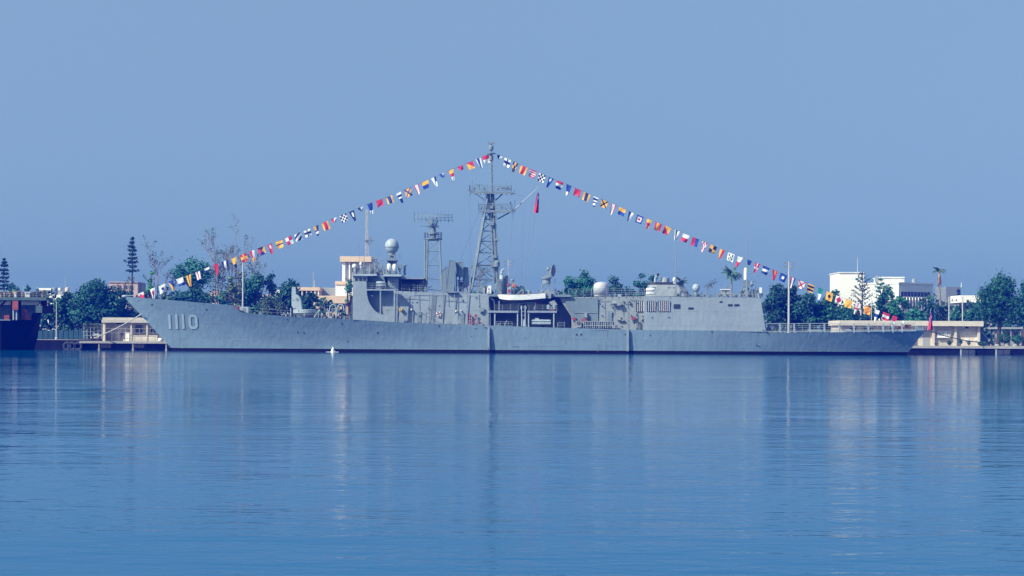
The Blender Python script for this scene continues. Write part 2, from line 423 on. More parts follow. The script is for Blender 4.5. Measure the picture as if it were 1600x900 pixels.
# fairleads, scuppers, hawse openings: dark holes with a lip
for px, py, w, h in ((238,476,3.2,1.8),(322.5,483.3,3.4,1.8),(465.5,519,1.8,1.8),(475,519.5,2,2),(590,520,2,2),(543,533.5,1.8,1.6),(736.5,525.5,1.2,1.6),(686,509.3,1.4,3),(901,522.6,2.4,2.6),(908,522.6,2.4,2.6),(977,522.4,2,1.6),(1112.5,518.5,1.6,2),(1183,540,2.4,1.8),(820.6,528,1.2,1.2),(1187,541.5,1.4,1.4),(449,499,1.6,1.6),(534,505,1.8,1.8),(1016,524,1.4,1.4)):
    c = on_side(px, py, .02); mb = MB(); mb.box(c.x-m(w)/2, c.x+m(w)/2, c.y-.03, c.y+.2, c.z-m(h)/2, c.z+m(h)/2)
    mb.build('fairlead', M['dark'], hull)
# overboard discharge pipes, straight down the side
for px, y0, y1 in ((763.4,511,545),(981,515,548.5)):
    a, b_ = on_side(px, y0, .12), on_side(px, y1, .12); mb = MB(); a.y = b_.y = min(a.y, b_.y)
    mb.box(a.x-.17, a.x+.17, a.y-.25, a.y+.6, b_.z, a.z)
    if px < 800:
        c = on_side(757.5, 509, .1); mb.tube((c.x, a.y-.05, c.z), (a.x, a.y-.05, a.z-.1), .18)
        for i in range(10):
            t0, t1 = math.pi*2*i/10, math.pi*2*(i+1)/10
            mb.tube((a.x+.22*math.cos(t0), a.y-.3, b_.z+.25*math.sin(t0)), (a.x+.22*math.cos(t1), a.y-.3, b_.z+.25*math.sin(t1)), .03, n=4)
    mb.build('discharge_pipe', M['plate'], hull)
# faint welded seams that show on the side
for x0, y0, x1, y1, r_ in ((838,540.5,878,541.5,.02),(838,546,838,541,.02),(878,541.5,878,547,.02),(930,515.6,948.5,515.6,.05),(948.8,515.6,948.8,525,.06),(932,540,965,541,.02),(934,537,934,550,.04)):
    mb = MB(); mb.tube(on_side(x0, y0, .02), on_side(x1, y1, .02), r_, n=5); mb.build('weld_seam', M['grey'], hull)
# bow roller at the stem head
mb = MB(); p = P(194.5, 463, YC); mb.ball(p, .30, sx=1.7, sz=.8); mb.tube(p+Vector((.2, -.2, .1)), p+Vector((1.6, -.1, .15)), .07); mb.build('bow_roller', M['lgrey'], hull)
# ---------------------------------------------------------------- helpers for fittings
YO, YI = 293.32, 295.2           # outer plating and the inset deckhouse wall
def pieces(mb_):                  # one MB for each group of shapes that touch or interlock
    n = len(mb_.v); up = list(range(n))
    def find(i):
        while up[i] != i: up[i] = up[up[i]]; i = up[i]
        return i
    for f in mb_.f:
        a = find(f[0])
        for i in f[1:]: up[find(i)] = a
    boxes = {}
    for i in range(n):
        r = find(i); v = mb_.v[i]; b_ = boxes.get(r)
        if b_ is None: boxes[r] = [list(v), list(v)]
        else:
            for k in range(3): b_[0][k] = min(b_[0][k], v[k]); b_[1][k] = max(b_[1][k], v[k])
    keys = list(boxes); grp = {k: k for k in keys}
    def g(k):
        while grp[k] != k: grp[k] = grp[grp[k]]; k = grp[k]
        return k
    for i, a in enumerate(keys):
        A = boxes[a]
        for b_ in keys[i+1:]:
            B = boxes[b_]
            if all(A[0][k]-.06 <= B[1][k] and B[0][k]-.06 <= A[1][k] for k in range(3)): grp[g(b_)] = g(a)
    out = {}
    for f in mb_.f: out.setdefault(g(find(f[0])), []).append(f)
    res = []
    for fs_ in out.values():
        q = MB(); ids = {}
        for f in fs_:
            for i in f:
                if i not in ids: ids[i] = len(q.v); q.v.append(mb_.v[i])
            q.f.append(tuple(ids[i] for i in f)); q.mi.append(0)
        res.append(q)
    return sorted(res, key=lambda q: -len(q.f))
def sp(mb_, name, mt, parent=None, smooth=False): return [q.build(name, mt, parent or ship, smooth) for q in pieces(mb_)][0]
def rail(mb_, pts, h=1.05, rails=3, step=1.4, r=.028):
    for a, b_ in zip(pts, pts[1:]):
        a, b_ = Vector(a), Vector(b_); n = max(1, int((b_-a).length/step+.5))
        for i in range(n+1):
            p = a.lerp(b_, i/n); mb_.tube(p, p+Vector((0, 0, h)), r*1.25, n=4, cap=False)
        for k in range(rails):
            z = Vector((0, 0, h*(k+1)/rails)); mb_.tube(a+z, b_+z, r, n=4, cap=False)
    return mb_
def lattice(mb_, bot, top, levels, rl, rb, cross=True, horiz=True):
    n = len(bot); bot = [Vector(p) for p in bot]; top = [Vector(p) for p in top]
    for a, b_ in zip(bot, top): mb_.tube(a, b_, rl, n=6)
    for k in range(len(levels)):
        t0 = levels[k]
        for i in range(n):
            j = (i+1) % n
            if n == 2 and i == 1: continue
            a0, b0 = bot[i].lerp(top[i], t0), bot[j].lerp(top[j], t0)
            if horiz: mb_.tube(a0, b0, rb, n=5)
            if k+1 < len(levels) and cross:
                t1 = levels[k+1]; a1, b1 = bot[i].lerp(top[i], t1), bot[j].lerp(top[j], t1)
                mb_.tube(a0, b1, rb*.8, n=4)
                if cross == 2: mb_.tube(b0, a1, rb*.8, n=4)
def XZ(pts, Y): return [(P(a, b_, Y).x, P(a, b_, Y).z) for a, b_ in pts]

# ---------------------------------------------------------------- deckhouses
mb = MB(); mb.prism(XZ([(572,452.5),(700,457.5),(763.5,458.5),(763.5,509.5),(617,504),(572,502)], YI), lambda x, z: YI + (z-4.6)*.065, 305.2)
fwd = sp(mb, 'forward_deckhouse', M['plate'])
# flush side plate under the bridge with its big quarter-round cut-out
arc = [(573.2,453), (573.4,460), (574.8,467), (577.5,474), (581.5,480.5), (587,486.5), (593,490.2), (600,491.8), (616.5,492.8)]
for sgn in (-1, 1):
    mb = MB(); pl = XZ([(551.2,439.5),(572.2,439.5),(573,453)] + arc[1:] + [(617,503.2),(551,499.6)], YO)
    y0 = YO if sgn < 0 else 2*YC-YO
    mb.prism(pl, (lambda x, z: y0 + (0.02*(z-4.5) if sgn < 0 else -.12 - .02*(z-4.5))), (lambda x, z: y0 + (.12+.02*(z-4.5) if sgn < 0 else -.02*(z-4.5))))
    sp(mb, 'side_plate', M['plate'], fwd)
mb = MB()       # front bulkhead and the bay behind it
mb.prism(XZ([(551.3,439.7),(556,439.7),(556,499.8),(551.2,499.4)], YO+.2), YO+.16, 2*YC-YO-.16)
mb.prism(XZ([(556,439.7),(572.3,439.7),(572.3,501),(556,500)], YI), YI+.1, 305.0)
sp(mb, 'bridge_front', M['plate'], fwd)
mb = MB()
for x0, x1, y0, y1 in ((593.3,595.2,453,490.3),(615,617.4,452.5,503),(619.4,620.9,454,503.5)): mb.pbox(x0, x1, y0, y1, YO+.05, .16)
mb.pbox(573.2, 618, 451.6, 454, YO+.02, 1.6); sp(mb, 'pillar', M['plate'], fwd)
mb = MB(); mb.pbox(558.6, 570.2, 453.3, 456.2, YO+.16, .05); sp(mb, 'window_slot', M['glass'], fwd)
mb = MB(); mb.pbox(551.5, 556.2, 483, 497.5, YO+.08, .06); sp(mb, 'doorway', M['dark'], fwd)
# wheelhouse
mb = MB(); mb.prism(XZ([(551.6,431.2),(599,431.2),(606,453.2),(572.5,453.2),(572.5,439.5),(551.4,439.5)], YI), YI+.15, 305.2); brg = sp(mb, 'wheelhouse', M['plate_b'])
mb = MB(); mb.pbox(551.8, 573.6, 431.4, 439.4, YO+.40, 12.4); sp(mb, 'bridge_house', M['plate'], brg)
mb = MB(); mb.pprism([(549.5,430.6),(553,428),(588.5,428),(588.5,430.8),(572,431.2)], YO-.1, 13.6); mb.pbox(599, 627, 428.7, 431.8, YO+.6, 11.8); sp(mb, 'bridge_roof', M['lgrey'], brg)
for x0, x1 in ((554.6,558.4),(561,565.6),(567.3,571.6)):
    mb = MB(); mb.pbox(x0-.5, x1+.5, 432.8, 439.2, YO+.34, .1); w_ = sp(mb, 'window_frame', M['lgrey'], brg)
    mb = MB(); mb.pbox(x0, x1, 433.5, 438.7, YO+.30, .06); sp(mb, 'pane', M['glass'], w_)
mb = MB(); mb.prism(XZ([(606,431.5),(622.5,431.5),(622.5,453.5),(606,453.5)], 295.6), 295.6, 304.4); mb.pbox(627.5, 661, 436, 456, 301, 3); mb.pbox(624, 662, 433.6, 436, 296.2, 8); mb.pbox(560, 600, 422, 428.5, 298.4, 3)  # low open house: overhanging roof slab shaped to shade its set-back wall
dk2 = sp(mb, 'upper_deckhouse', M['plate'])
mb = MB(); mb.pbox(612.5, 616.2, 438.5, 450.5, 295.5, .12); sp(mb, 'door', M['plate_b'], dk2)
mb = MB()
for (a, b_) in (((573,453),(606,453)),): rail(mb, [P(573,452.5,YO+.2), P(617,453.3,YO+.2)], h=1.1)
rail(mb, [P(627,454.5,YI+.2), P(690,456.8,YI+.25)], h=1.05); rail(mb, [P(716,458,YI+.25), P(763,458.6,YI+.25)], h=1.05)
rail(mb, [P(551,428.2,YO+.3), P(588,428.4,YO+.3)], h=1.0); rail(mb, [P(599,428.8,YO+.8), P(626,429.2,YO+.8), P(626,429.2,304)], h=1.0)
rail(mb, [P(551,428.2,YO+.3), P(551,428.2,305)], h=1.0)
sp(mb, 'railing', M['grey'])
for y_ in (441.7, 446.1):     # raft canisters on the bridge wing
    c = P(595, y_, YO+.5); mb = MB(); mb.lathe((c.x, YO+.6, c.z), [(.12,-.78),(.21,-.68),(.22,-.3),(.235,-.28),(.235,.28),(.22,.3),(.21,.68),(.12,.78)], 12, 'X'); sp(mb, 'raft_canister', M['lgrey'], None, True)
# clutter above the bridge
mb = MB(); c = P(553.8,416,298); mb.ball(c, .42); mb.tube(c, c-Vector((0,0,1.3)), .09); mb.ball(P(563.8,412.3,297.5), .25, sz=1.3); mb.tube(P(563.8,413,297.5), P(563.8,427,297.5), .07); sp(mb, 'dish_cover', M['white'], None, True)
mb = MB()
for px, y0, y1, Y, r in ((561.4,384,428,296,.03),(568.8,398,428,297,.05),(588,405,428,298,.05),(596,406,428,297,.06),(578.4,412,428,296,.1),(586,410,428,296,.06),(571,420,428,296,.12),(599,418,428,296.5,.08)):
    mb.tube(P(px,y0,Y), P(px,y1,Y), r, n=5)
for a, b_ in (((580,402),(599,402.4)),((580,404.5),(590,404.5)),((593,405),(603,413)),((588,410),(600,420)),((578,414),(600,414))):
    mb.tube(P(*a,297), P(*b_,297), .06, n=4)
mb.pbox(582,589,402.8,405.6,297,.6); mb.pbox(584,588.4,411,416,297,.8); mb.pbox(590.4,597,414,419,296.6,1); mb.pbox(575,582,417,424,298,2)
sp(mb, 'antenna_frame', M['grey'])
# big egg radome of the fire control set and its pedestal
mb = MB(); c = P(612.3,384.7,299.5); rr = m(10.9, 299.5)
mb.ball(c, rr, n=28, k=18, sz=1.10)
egg = sp(mb, 'radome', M['lgrey'], None, True)
mb = MB(); mb.lathe(c-Vector((0,0,.16)), [(rr*.99,-.05),(rr*1.06,-.04),(rr*1.06,.04),(rr*.99,.05)], 28); sp(mb, 'radome_flange', M['mast'], egg)
mb = MB()
b4 = [P(x,428,y) for x, y in ((604,298.2),(619.5,298.2),(619.5,300.8),(604,300.8))]; t4 = [P(x,398,y) for x, y in ((609,298.9),(616.5,298.9),(616.5,300.1),(609,300.1))]
lattice(mb, b4, t4, [.05,.5,.95], .10, .07, 2)
mb.pbox(603.5,620,405.3,407.2,298,3.2); mb.pbox(605,619,408,416,299.0,1.6); mb.lathe(P(612.3,398.5,299.5), [(.5,-.5),(.65,.1),(.5,.3)], 14)
rail(mb, [P(604,405,298), P(625,405,298), P(625,405,301)], h=.9)
mb.pbox(621.4,627.3,413,421,297.6,.8); mb.tube(P(624.4,421,298), P(624.4,429,298), .12)
mb.lathe(P(632.3,430,298.5), [(.2,0),(.2,1.5),(.32,1.55),(.32,1.75),(.1,1.85)], 12)
sp(mb, 'radome_pedestal', M['mast'], egg)
mb = MB()
for px, py in ((608,416.5),(616.5,417)):
    c = P(px,py,297); mb.lathe(c-Vector((0,0,.45)), [(.2,-.4),(.30,0),(.36,.15),(.36,.75),(.2,.95)], 12)
sp(mb, 'decoy_drum', M['white'], None, True)

# ---------------------------------------------------------------- air search radar tower
mb = MB()
bl = [P(666.5,452,298.8), P(690.5,454,298.8), P(690.5,454,301.6), P(666.5,452,301.6)]; tl = [P(668.2,374.5,299.1), P(687.2,374.5,299.1), P(687.2,374.5,301.2), P(668.2,374.5,301.2)]
lattice(mb, bl, tl, [.0,.22,.49,.77,.99], .17, .09, 2)
mb.tube(P(664.3,376,299.4), P(664.3,448,299.4), .2, n=8)
twr = sp(mb, 'radar_tower', M['mast'])
mb = MB(); c = P(676.7,373.5,300.1); mb.lathe(c, [(1.2,-.25),(1.55,-.1),(1.58,.1),(1.5,.12)], 18)
pr = [c+Vector((1.5*math.cos(a), 1.5*math.sin(a), .12)) for a in [2*math.pi*i/14 for i in range(15)]]
for a, b_ in zip(pr, pr[1:]): rail(mb, [a, b_], h=1.0, step=3, r=.03)
sp(mb, 'platform', M['mast'], twr)
mb = MB(); mb.lathe(c+Vector((0,0,.1)), [(.55,0),(.5,.5),(.8,.7),(.8,.95),(.45,1.1),(.5,1.6),(.3,1.9)], 14)
mb.tube(P(657,353.2,299.6), P(676,353,299.6), .07); mb.box(c.x-.9,c.x+1.0,299.6,300.6,c.z+2.0,c.z+2.35)
h = P(672,344,299.2); mb.prism([(h.x-.35,h.z-.6),(h.x+.35,h.z-.75),(h.x+.4,h.z+.1),(h.x,h.z+.55),(h.x-.35,h.z+.3)], 298.9, 299.7)
mb.tube(P(673,348,299.4), P(679,353,300), .12); mb.tube(P(684,345,300.2), P(680,354,300.2), .13)
sp(mb, 'radar_turntable', M['mast'], twr)
mb = MB()        # bent lattice reflector: vertical ribs tied by bars and zigzag
n = 11; top_, bot_, mid_ = [], [], []
for i in range(n):
    t = i/(n-1); px = 647.3 + t*59.5; Y = 299.3 - 1.5*(1-(2*t-1)**2) + .8; d = -1.8*(1-(2*t-1)**2)
    a, b_ = P(px, 329.0 + (1.6 if i % 2 else 2.6), Y+1.6+d*.2), P(px, 346.8 + (1.2 if i % 2 else 0), Y+1.6+d*.2)
    mb.tube(a, b_, .045, n=5); top_.append(a.lerp(b_,.28)); bot_.append(a.lerp(b_,.82)); mid_.append(a.lerp(b_,.55)+Vector((0,-.5,0)))
for L_ in (top_, bot_, mid_): mb.path(L_, .04, n=4)
for i in range(n-1):
    mb.tube(top_[i], mid_[i+1], .035, n=4); mb.tube(bot_[i], mid_[i+1], .035, n=4); mb.tube(mid_[i], top_[i], .03, n=4); mb.tube(mid_[i], bot_[i], .03, n=4)
for i in (4,5,6): mb.tube(mid_[i], c+Vector((0,0,2.2)), .06, n=5)
sp(mb, 'radar_reflector', M['mast'], twr)

# ---------------------------------------------------------------- canister launchers between the masts
for pts, Y, mt in (([(690,424),(698,416),(696.5,455.5),(690,455.5)],296.3,'plate_b'),([(702,406.5),(711,407.5),(709,455.8),(697,455.4)],295.9,'plate_b'),([(712.5,410.5),(723.6,409),(724,432),(714,432)],297.2,'plate_b'),([(724.3,417.5),(732.4,418),(732.4,446),(724.3,446)],297.8,'plate_b')):
    mb = MB(); mb.pprism(pts, Y, 2.6); o = sp(mb, 'launcher_canister', M[mt])
    a = P(sum(p[0] for p in pts)/len(pts), sum(p[1] for p in pts)/len(pts), Y)
    mb = MB()
    for (xa, ya), (xb, yb) in zip(pts, pts[1:]+pts[:1]): mb.tube(P(xa,ya,Y-.02), P(xb,yb,Y-.02), .05, n=4)
    sp(mb, 'canister_rib', M['grey'], o)
mb = MB()
for px in (713,718,724,730): mb.tube(P(px,427,298), P(px,457,298), .1, n=5)
for y_ in (430,438,446): mb.tube(P(712,y_,298), P(731,y_,298), .07, n=5)
mb.tube(P(712,446,298), P(722,430,298), .06); mb.pbox(716,729,440,450,298.4,1.5); mb.pbox(690,735,455.6,457.6,296,8)
mb.prism(XZ([(706,455.4),(698.5,457.3),(715,457.5),(715,455.6)], YI), YI-.35, YI+.8)
sp(mb, 'launcher_frame', M['grey'])

# ---------------------------------------------------------------- main mast
mb = MB()
fb = [P(737.5,452,298.0), P(734.5,452,302.0)]; ft = [P(763,303,299.5), P(762.5,303,300.5)]
ab, at = P(777.5,458,300), P(769.3,303,300)
for a, b_ in zip(fb, ft): mb.tube(a, b_, .22, n=8)
mb.tube(ab, at, .36, .32, n=10)
ys_ = [437,414.5,395,377,361,343,329,316]
for k, y_ in enumerate(ys_):
    t = (452-y_)/(452-303)
    q = [fb[i].lerp(ft[i], t) for i in (0,1)]; w_ = ab.lerp(at, (458-y_)/(458-303))
    rb = .16 if k == 1 else .10
    mb.tube(q[0], w_, rb, n=6); mb.tube(q[1], w_, rb*.8, n=5); mb.tube(q[0], q[1], .06, n=5)
    if k+1 < len(ys_):
        t1 = (452-ys_[k+1])/(452-303); q1 = [fb[i].lerp(ft[i], t1) for i in (0,1)]; w1 = ab.lerp(at, (458-ys_[k+1])/(458-303))
        mb.tube(q[0], w1, .085, n=5); mb.tube(w_, q1[1], .08, n=5); mb.tube(q[0], q1[1], .05, n=4)
        if k in (0, 2): mb.tube(w_, q1[0], .06, n=5)
mb.tube(P(737,449,298), P(770,437.5,299.5), .09, n=5)
mast = sp(mb, 'main_mast', M['mast'])
mb = MB(); mb.tube(P(768.6,306,300), P(767.6,262,300), .24, .20, n=8); mb.tube(P(767.6,262,300), P(767.3,234,300), .20, .16, n=8)
mb.tube(P(764,303,299.6), P(766,344,299.8), .2, n=6)          # inner cable trunk
for y_ in range(250, 300, 7): mb.tube(P(766.4,y_,299.8), P(769.4,y_,299.8), .06, n=4); mb.pbox(769.2,770.6,y_+1,y_+3.2,299.7,.3)
mb.lathe(P(767.6,240.5,300), [(.2,-.1),(.75,0),(.75,.12),(.2,.2)], 14); mb.lathe(P(767.4,248,300), [(.2,-.4),(.36,-.3),(.36,.5),(.2,.6)], 10)
sp(mb, 'topmast', M['mast'], mast)
mb = MB(); c = P(767.3,234,300); mb.lathe(c, [(.22,-.1),(.42,.0),(.42,.55),(.3,.75),(.12,.8),(.12,1.0)], 14); mb.box(c.x-.55,c.x+.6,299.8,300.2,c.z+.98,c.z+1.28); mb.tube(c+Vector((-.45,0,1.2)), c+Vector((-.45,0,2.6)), .02, n=4)
sp(mb, 'navigation_radar', M['mast'], mast, False)
def platform(x0, x1, y_, ya, yb, nm, arms):
    mb = MB(); a, b_ = P(x0,y_,ya), P(x1,y_,ya); z = (a.z+b_.z)/2
    mb.box(a.x, b_.x, ya, yb, z-.18, z); 
    for i in range(9): xx = a.x+(b_.x-a.x)*i/8; mb.box(xx-.05, xx+.05, ya-.04, yb+.04, z-.42, z-.18)
    mb.box(a.x, b_.x, ya-.02, ya+.1, z-.42, z-.2)
    rail(mb, [(a.x,ya,z),(b_.x,ya,z),(b_.x,yb,z),(a.x,yb,z),(a.x,ya,z)], h=1.1, step=1.0, r=.032)
    for (p, q, r) in arms: mb.tube(p, q, r, n=5)
    return sp(mb, nm, M['mast'], mast)
platform(734,799,299,298.6,301.4,'upper_platform', [(P(743,302,299.5),P(757,313,299.8),.06),(P(785,303,299.5),P(774,313,299.8),.12),(P(731,297,300),P(742,300,300),.09),(P(799,302,300),P(804,302.5,300),.12),(P(803.4,302.5,300),P(803.6,296,300),.05),(P(731,298,300),P(730.6,292,300),.04),(P(738,298,300),P(737.6,283.5,300),.05),(P(749,298,300),P(748.4,288.4,300),.08)])
platform(748,800,328.3,299,301,'lower_platform', [(P(777,342.5,300),P(801,329.5,300),.12),(P(757,329,299.6),P(766,337,299.8),.1),(P(798,328,300),P(797.6,315,300),.09),(P(804,328,300),P(804.6,313,300),.04)])
mb = MB(); mb.pbox(743,754,287.4,288.6,299.6,.4); mb.pbox(784,789,290.5,295,299,.5); mb.pbox(790,796,291,296,299.5,.5); mb.ball(P(760.5,300.3,299), .3); mb.pbox(799.5,805,326,331,299.6,.8); mb.ball(P(737.6,283.4,300), .12); mb.lathe(P(776.5,414,299.2), [(.1,-.5),(.5,-.3),(.5,.5),(.2,.8)], 10); mb.pbox(768,776,411.5,417,299,.8)
sp(mb, 'mast_sensor', M['mast'], mast)
mb = MB(); mb.tube(P(802.5,329,300), P(841.5,292.4,300), .12, .05, n=7); sp(mb, 'gaff', M['lgrey'], mast)
mb = MB(); mb.tube(P(792,299,300), P(820,308,300), .02, n=4)
for a, b_ in (((801,330,300),(794,440,297)),((803,330,300),(791,452,297.5)),((819,312,300),(814,452,297)),((832,300,300),(820,455,297)),((836,336,300),(822,455,297)),((734,300,299),(736,440,297)),((752,330,299.5),(745,450,297)),((760,303,300),(700,455,296))):
    mb.tube(P(*a), P(*b_), .016, n=4)
sp(mb, 'halyard', M['wire'], mast)

# ---------------------------------------------------------------- mast foot and the boat bay
mb = MB(); mb.pprism([(761,450),(763.5,446.2),(767.5,446),(767.5,458.4),(760.4,458.4)], 295.2, .9); o = sp(mb, 'white_locker', M['white'])
mb = MB(); c = P(764,452,295.1); mb.box(c.x-.12,c.x+.12,295.17,295.22,c.z-.12,c.z+.12); mb.pbox(762.5,765.5,455.5,457,295.17,.04); sp(mb, 'locker_mark', M['red'], o)
mb = MB(); c = P(783.5,459,297.5); mb.lathe(c, [(.42,0),(.42,1.0),(.35,2.2),(.35,3.2)], 10)
pp = [P(783.5,430,297.5), P(783.8,424,297.5), P(785.6,421.4,297.5), P(788,421.2,297.5)]; mb.path(pp, .2, n=8); sp(mb, 'exhaust_pipe', M['lgrey'], None, True)
mb = MB(); mb.pbox(778,784,436,459,296.2,.6); mb.pbox(786,794,430.5,459,298.2,1.6)
for k in range(5): mb.pbox(779,783,438+3.5*k,439.5+3.5*k,296.1,.1)
mb.pbox(798.8,803,440,459,297.8,.7); mb.lathe(P(800.5,440,298.2), [(.3,0),(.35,.3),(.1,.5)], 8); sp(mb, 'ventilation_trunk', M['mast'])
mb = MB(); mb.pbox(792.5,797.8,443.5,458.8,295.4,.6); o = sp(mb, 'fire_station', M['lgrey'])
mb = MB(); mb.pprism([(792,445.5),(796,441.5),(797.6,444),(793,448.5)], 295.3, .08); mb.pbox(793.4,797.2,451.8,457.4,295.34,.05); sp(mb, 'fire_sign', M['red'], o)
mb = MB(); mb.lathe(P(803.8,447,296.5), [(.30,-.08),(.42,0),(.30,.08)], 12, 'Y'); sp(mb, 'life_ring', M['orange'])
# the bay: roof, back wall, floor and the two galleries
mb = MB()
a = P(763.5,459,YI); b_ = P(884,463,YI)
mb.box(a.x, b_.x+.9, YO+1.3, 305, P(820,461,YI).z-.3, P(820,460.2,YI).z)
mb.box(a.x, b_.x+.9, 299.2, 302, 4.3, P(820,461,YI).z-.3)
bay = sp(mb, 'boat_bay', M['plate_b'])
for x0, x1, px in ((762.6,810,(773,808.6)),(824,870,(825.8,865.2))):
    mb = MB(); mb.pbox(x0, x1, 485.3, 488.6, YO+.1, 4.8); g_ = sp(mb, 'gallery', M['plate'], bay)
    mb = MB(); a, b_ = P(x0+10 if x0 < 800 else x0+2,485.4,YO+.2), P(x1,485.5,YO+.2); rail(mb, [a, b_], h=.95, step=1.2, r=.03); sp(mb, 'railing', M['grey'], g_)
    for q in px:
        mb = MB(); mb.pbox(q-.9, q+.9, 488.6, 511.5, YO+.25, .2); sp(mb, 'stanchion', M['lgrey'], g_)
mb = MB()
for px in (815.3, 820.8): mb.tube(P(px,477,YO+.3), P(px-(.0 if px > 818 else 0),509.5,YO+.3), .1, n=5)
for y_ in (480,486.5,493,499.5): mb.tube(P(815.3,y_,YO+.3), P(820.8,y_,YO+.3), .05, n=5)
mb.pprism([(817,500),(820,500),(822.4,510),(816.6,510)], YO+.25, .15)
for pts in ([(797,477),(799,473.5),(822,473.3)],[(820,473.3),(837,473.2),(834,485)],[(811,474),(815,484)],[(825,474),(821,485)],[(780,470),(780,486)]): mb.path([P(*q,YO+.9) for q in pts], .07, n=5)
sp(mb, 'boat_davit', M['lgrey'], bay)
mb = MB()
for y_ in (501.3, 505.4):
    c = P(845.5,y_,YO+.8); mb.lathe((c.x,YO+.8,c.z), [(.1,-1.66),(.2,-1.6),(.21,-.5),(.23,-.45),(.23,.45),(.21,.5),(.2,1.6),(.1,1.66)], 10, 'X')
mb.pbox(836,842,497,500,YO+.8,.4); sp(mb, 'raft_canister', M['lgrey'], bay)
mb = MB(); rail(mb, [P(776,511,YO+.3), P(800,511.5,YO+.3)], h=.95, step=.6, r=.025); mb.tube(P(788,511,YO+.3), P(792,500,YO+.3), .05); rail(mb, [P(871,512,YO+.3), P(882,512,YO+.3)], h=.9, step=.8); sp(mb, 'railing', M['lgrey'], bay)
mb = MB()      # ladder and pipes at the fore end of the bay
for k in range(11): mb.tube(P(760.5,487+2.1*k,YO+.35), P(766,487+2.1*k,YO+.35), .04, n=4)
for px in (760.5,766): mb.tube(P(px,486,YO+.35), P(px,510,YO+.35), .05, n=4)
for k in range(6): mb.path([P(757+1.2*k,468+2.6*k,YI-.3), P(764+.7*k,471+3.4*k,YI-.3)], .035, n=4)
mb.path([P(760,461,YI-.2), P(772,470,YI-.25), P(772.6,486,YI-.25)], .05, n=4)
sp(mb, 'ladder', M['grey'])
mb = MB()
for px, py in ((857,480),(866,480)): mb.lathe(P(px,py+3.5,YO+.5), [(.2,0),(.3,.1),(.3,.6),(.15,.8)], 8)
mb.pbox(859.5,862.5,479,484.5,YO+.3,.3); sp(mb, 'signal_lamp', M['lgrey'], bay)
mb = MB(); mb.pbox(838.5,844.5,470.5,474.6,YO+1.6,.3); mb.pbox(861,867,482.5,485,YO+.22,.2); sp(mb, 'red_stowage', M['red'], bay)
mb = MB(); mb.pprism([(849,459),(855,450.5),(861,457),(861,466),(851,466)], YO+.4, 1.6); mb.pprism([(857,472),(866,469),(871,476),(862,477)], YO+.6, 1.4); sp(mb, 'canvas_cover', M['plate_c'], bay)

# ---------------------------------------------------------------- after fire control radar
mb = MB(); bt = [P(844.5,459,296.6), P(866,459,296.6), P(866,459,298.8), P(844.5,459,298.8)]; tt = [P(848,443,296.9), P(860.5,443,296.9), P(860.5,443,298.5), P(848,443,298.5)]
lattice(mb, bt, tt, [0, .9], .1, .07, 2); c = P(854,443,297.7); mb.lathe(c, [(.7,-.2),(.72,.1),(.66,.45),(.66,.75),(.85,.8),(.85,1.05),(.4,1.2)], 14)
rail(mb, [P(861,443,297), P(867,443,297), P(867,443,299)], h=.95, step=.7)
fc = sp(mb, 'tracker_pedestal', M['mast'])
mb = MB(); mb.pprism([(847,434),(850.5,432),(861,419),(864,417),(864,428),(857,435)], 297.2, 1.0); mb.ball(P(856.5,420.5,298.2), .32)
d = P(863.8,423,297.7)
prof = [(.05,-.32),(.6,-.22),(1.0,.0),(1.06,.10),(.95,.05),(.5,-.12),(.05,-.2)]
tmp = MB(); tmp.lathe((0,0,0), prof, 20, 'X'); rot = Matrix.Rotation(R(-22), 3, 'Z') @ Matrix.Rotation(R(4), 3, 'Y')
mb.add([rot @ Vector(v) + d for v in tmp.v], tmp.f)
tip = d + rot @ Vector((.8,0,0)); mb.ball(tip, .12)
for a in (0, 2.1, 4.2): mb.tube(d + rot @ Vector((.08, .98*math.cos(a), .98*math.sin(a))), tip, .03, n=4)
sp(mb, 'tracker_dish', M['grey'], fc)

# ---------------------------------------------------------------- after deckhouse and hangar
def tumble(x, z): return YI + (z-4.3)*.06
mb = MB(); mb.prism(XZ([(873,463.4),(890,464.2),(1007.6,463),(1007.6,516.2),(893,513.2),(893,495),(880,475)], YI), tumble, 305.2); aft = sp(mb, 'after_deckhouse', M['plate_c'])  # slanted forward edge: a cast shadow's boundary cut into the wall outline
mb = MB(); mb.pprism([(884,466.6),(933.6,466.2),(933.8,501.5),(898,500.5),(884,478)], YI-.02, .3); sp(mb, 'side_panel', M['plate_b'], aft)
mb = MB(); mb.tube(P(934,466,YI+.05), P(934,503,YI-.08), .05, n=5); mb.path([P(884,466.3,YI), P(932,465.8,YI), P(937,464,YI)], .06, n=4); mb.path([P(926,468.6,YI), P(964,468.2,YI)], .04, n=4); mb.tube(P(972,467,YI-.05), P(972,492,YI-.15), .05, n=4); mb.tube(P(895,488.4,YI-.15), P(933,488.4,YI-.15), .04, n=4); mb.path([P(982,465,YI), P(986,466.5,YI-.05), P(993,466.5,YI-.05), P(993.4,491,YI-.2), P(996,514,YI-.2)], .06, n=4); mb.path([P(993.4,468.5,YI-.05), P(1004,468.5,YI-.05), P(1006,465,YI-.02)], .05, n=4)
for x0, y0, x1, y1 in ((886,478,912,508),): mb.tube(P(x0,y0,YI-.25), P(x1,y1,YI-.35), .05, n=4)
sp(mb, 'pipe_run', M['grey'], aft)
mb = MB(); mb.prism(XZ([(1007.2,462.8),(1188.8,464.8),(1196.6,518.4),(1007.2,516.2)], YO), lambda x, z: YO-.04 + (z-4.2)*.07, lambda x, z: 2*YC-(YO-.04 + (z-4.2)*.07)); hgr = sp(mb, 'hangar', M['plate'])
def on_hangar(px, py): 
    z = PZ(px, py, YO); return YO-.04 + (z-4.2)*.07
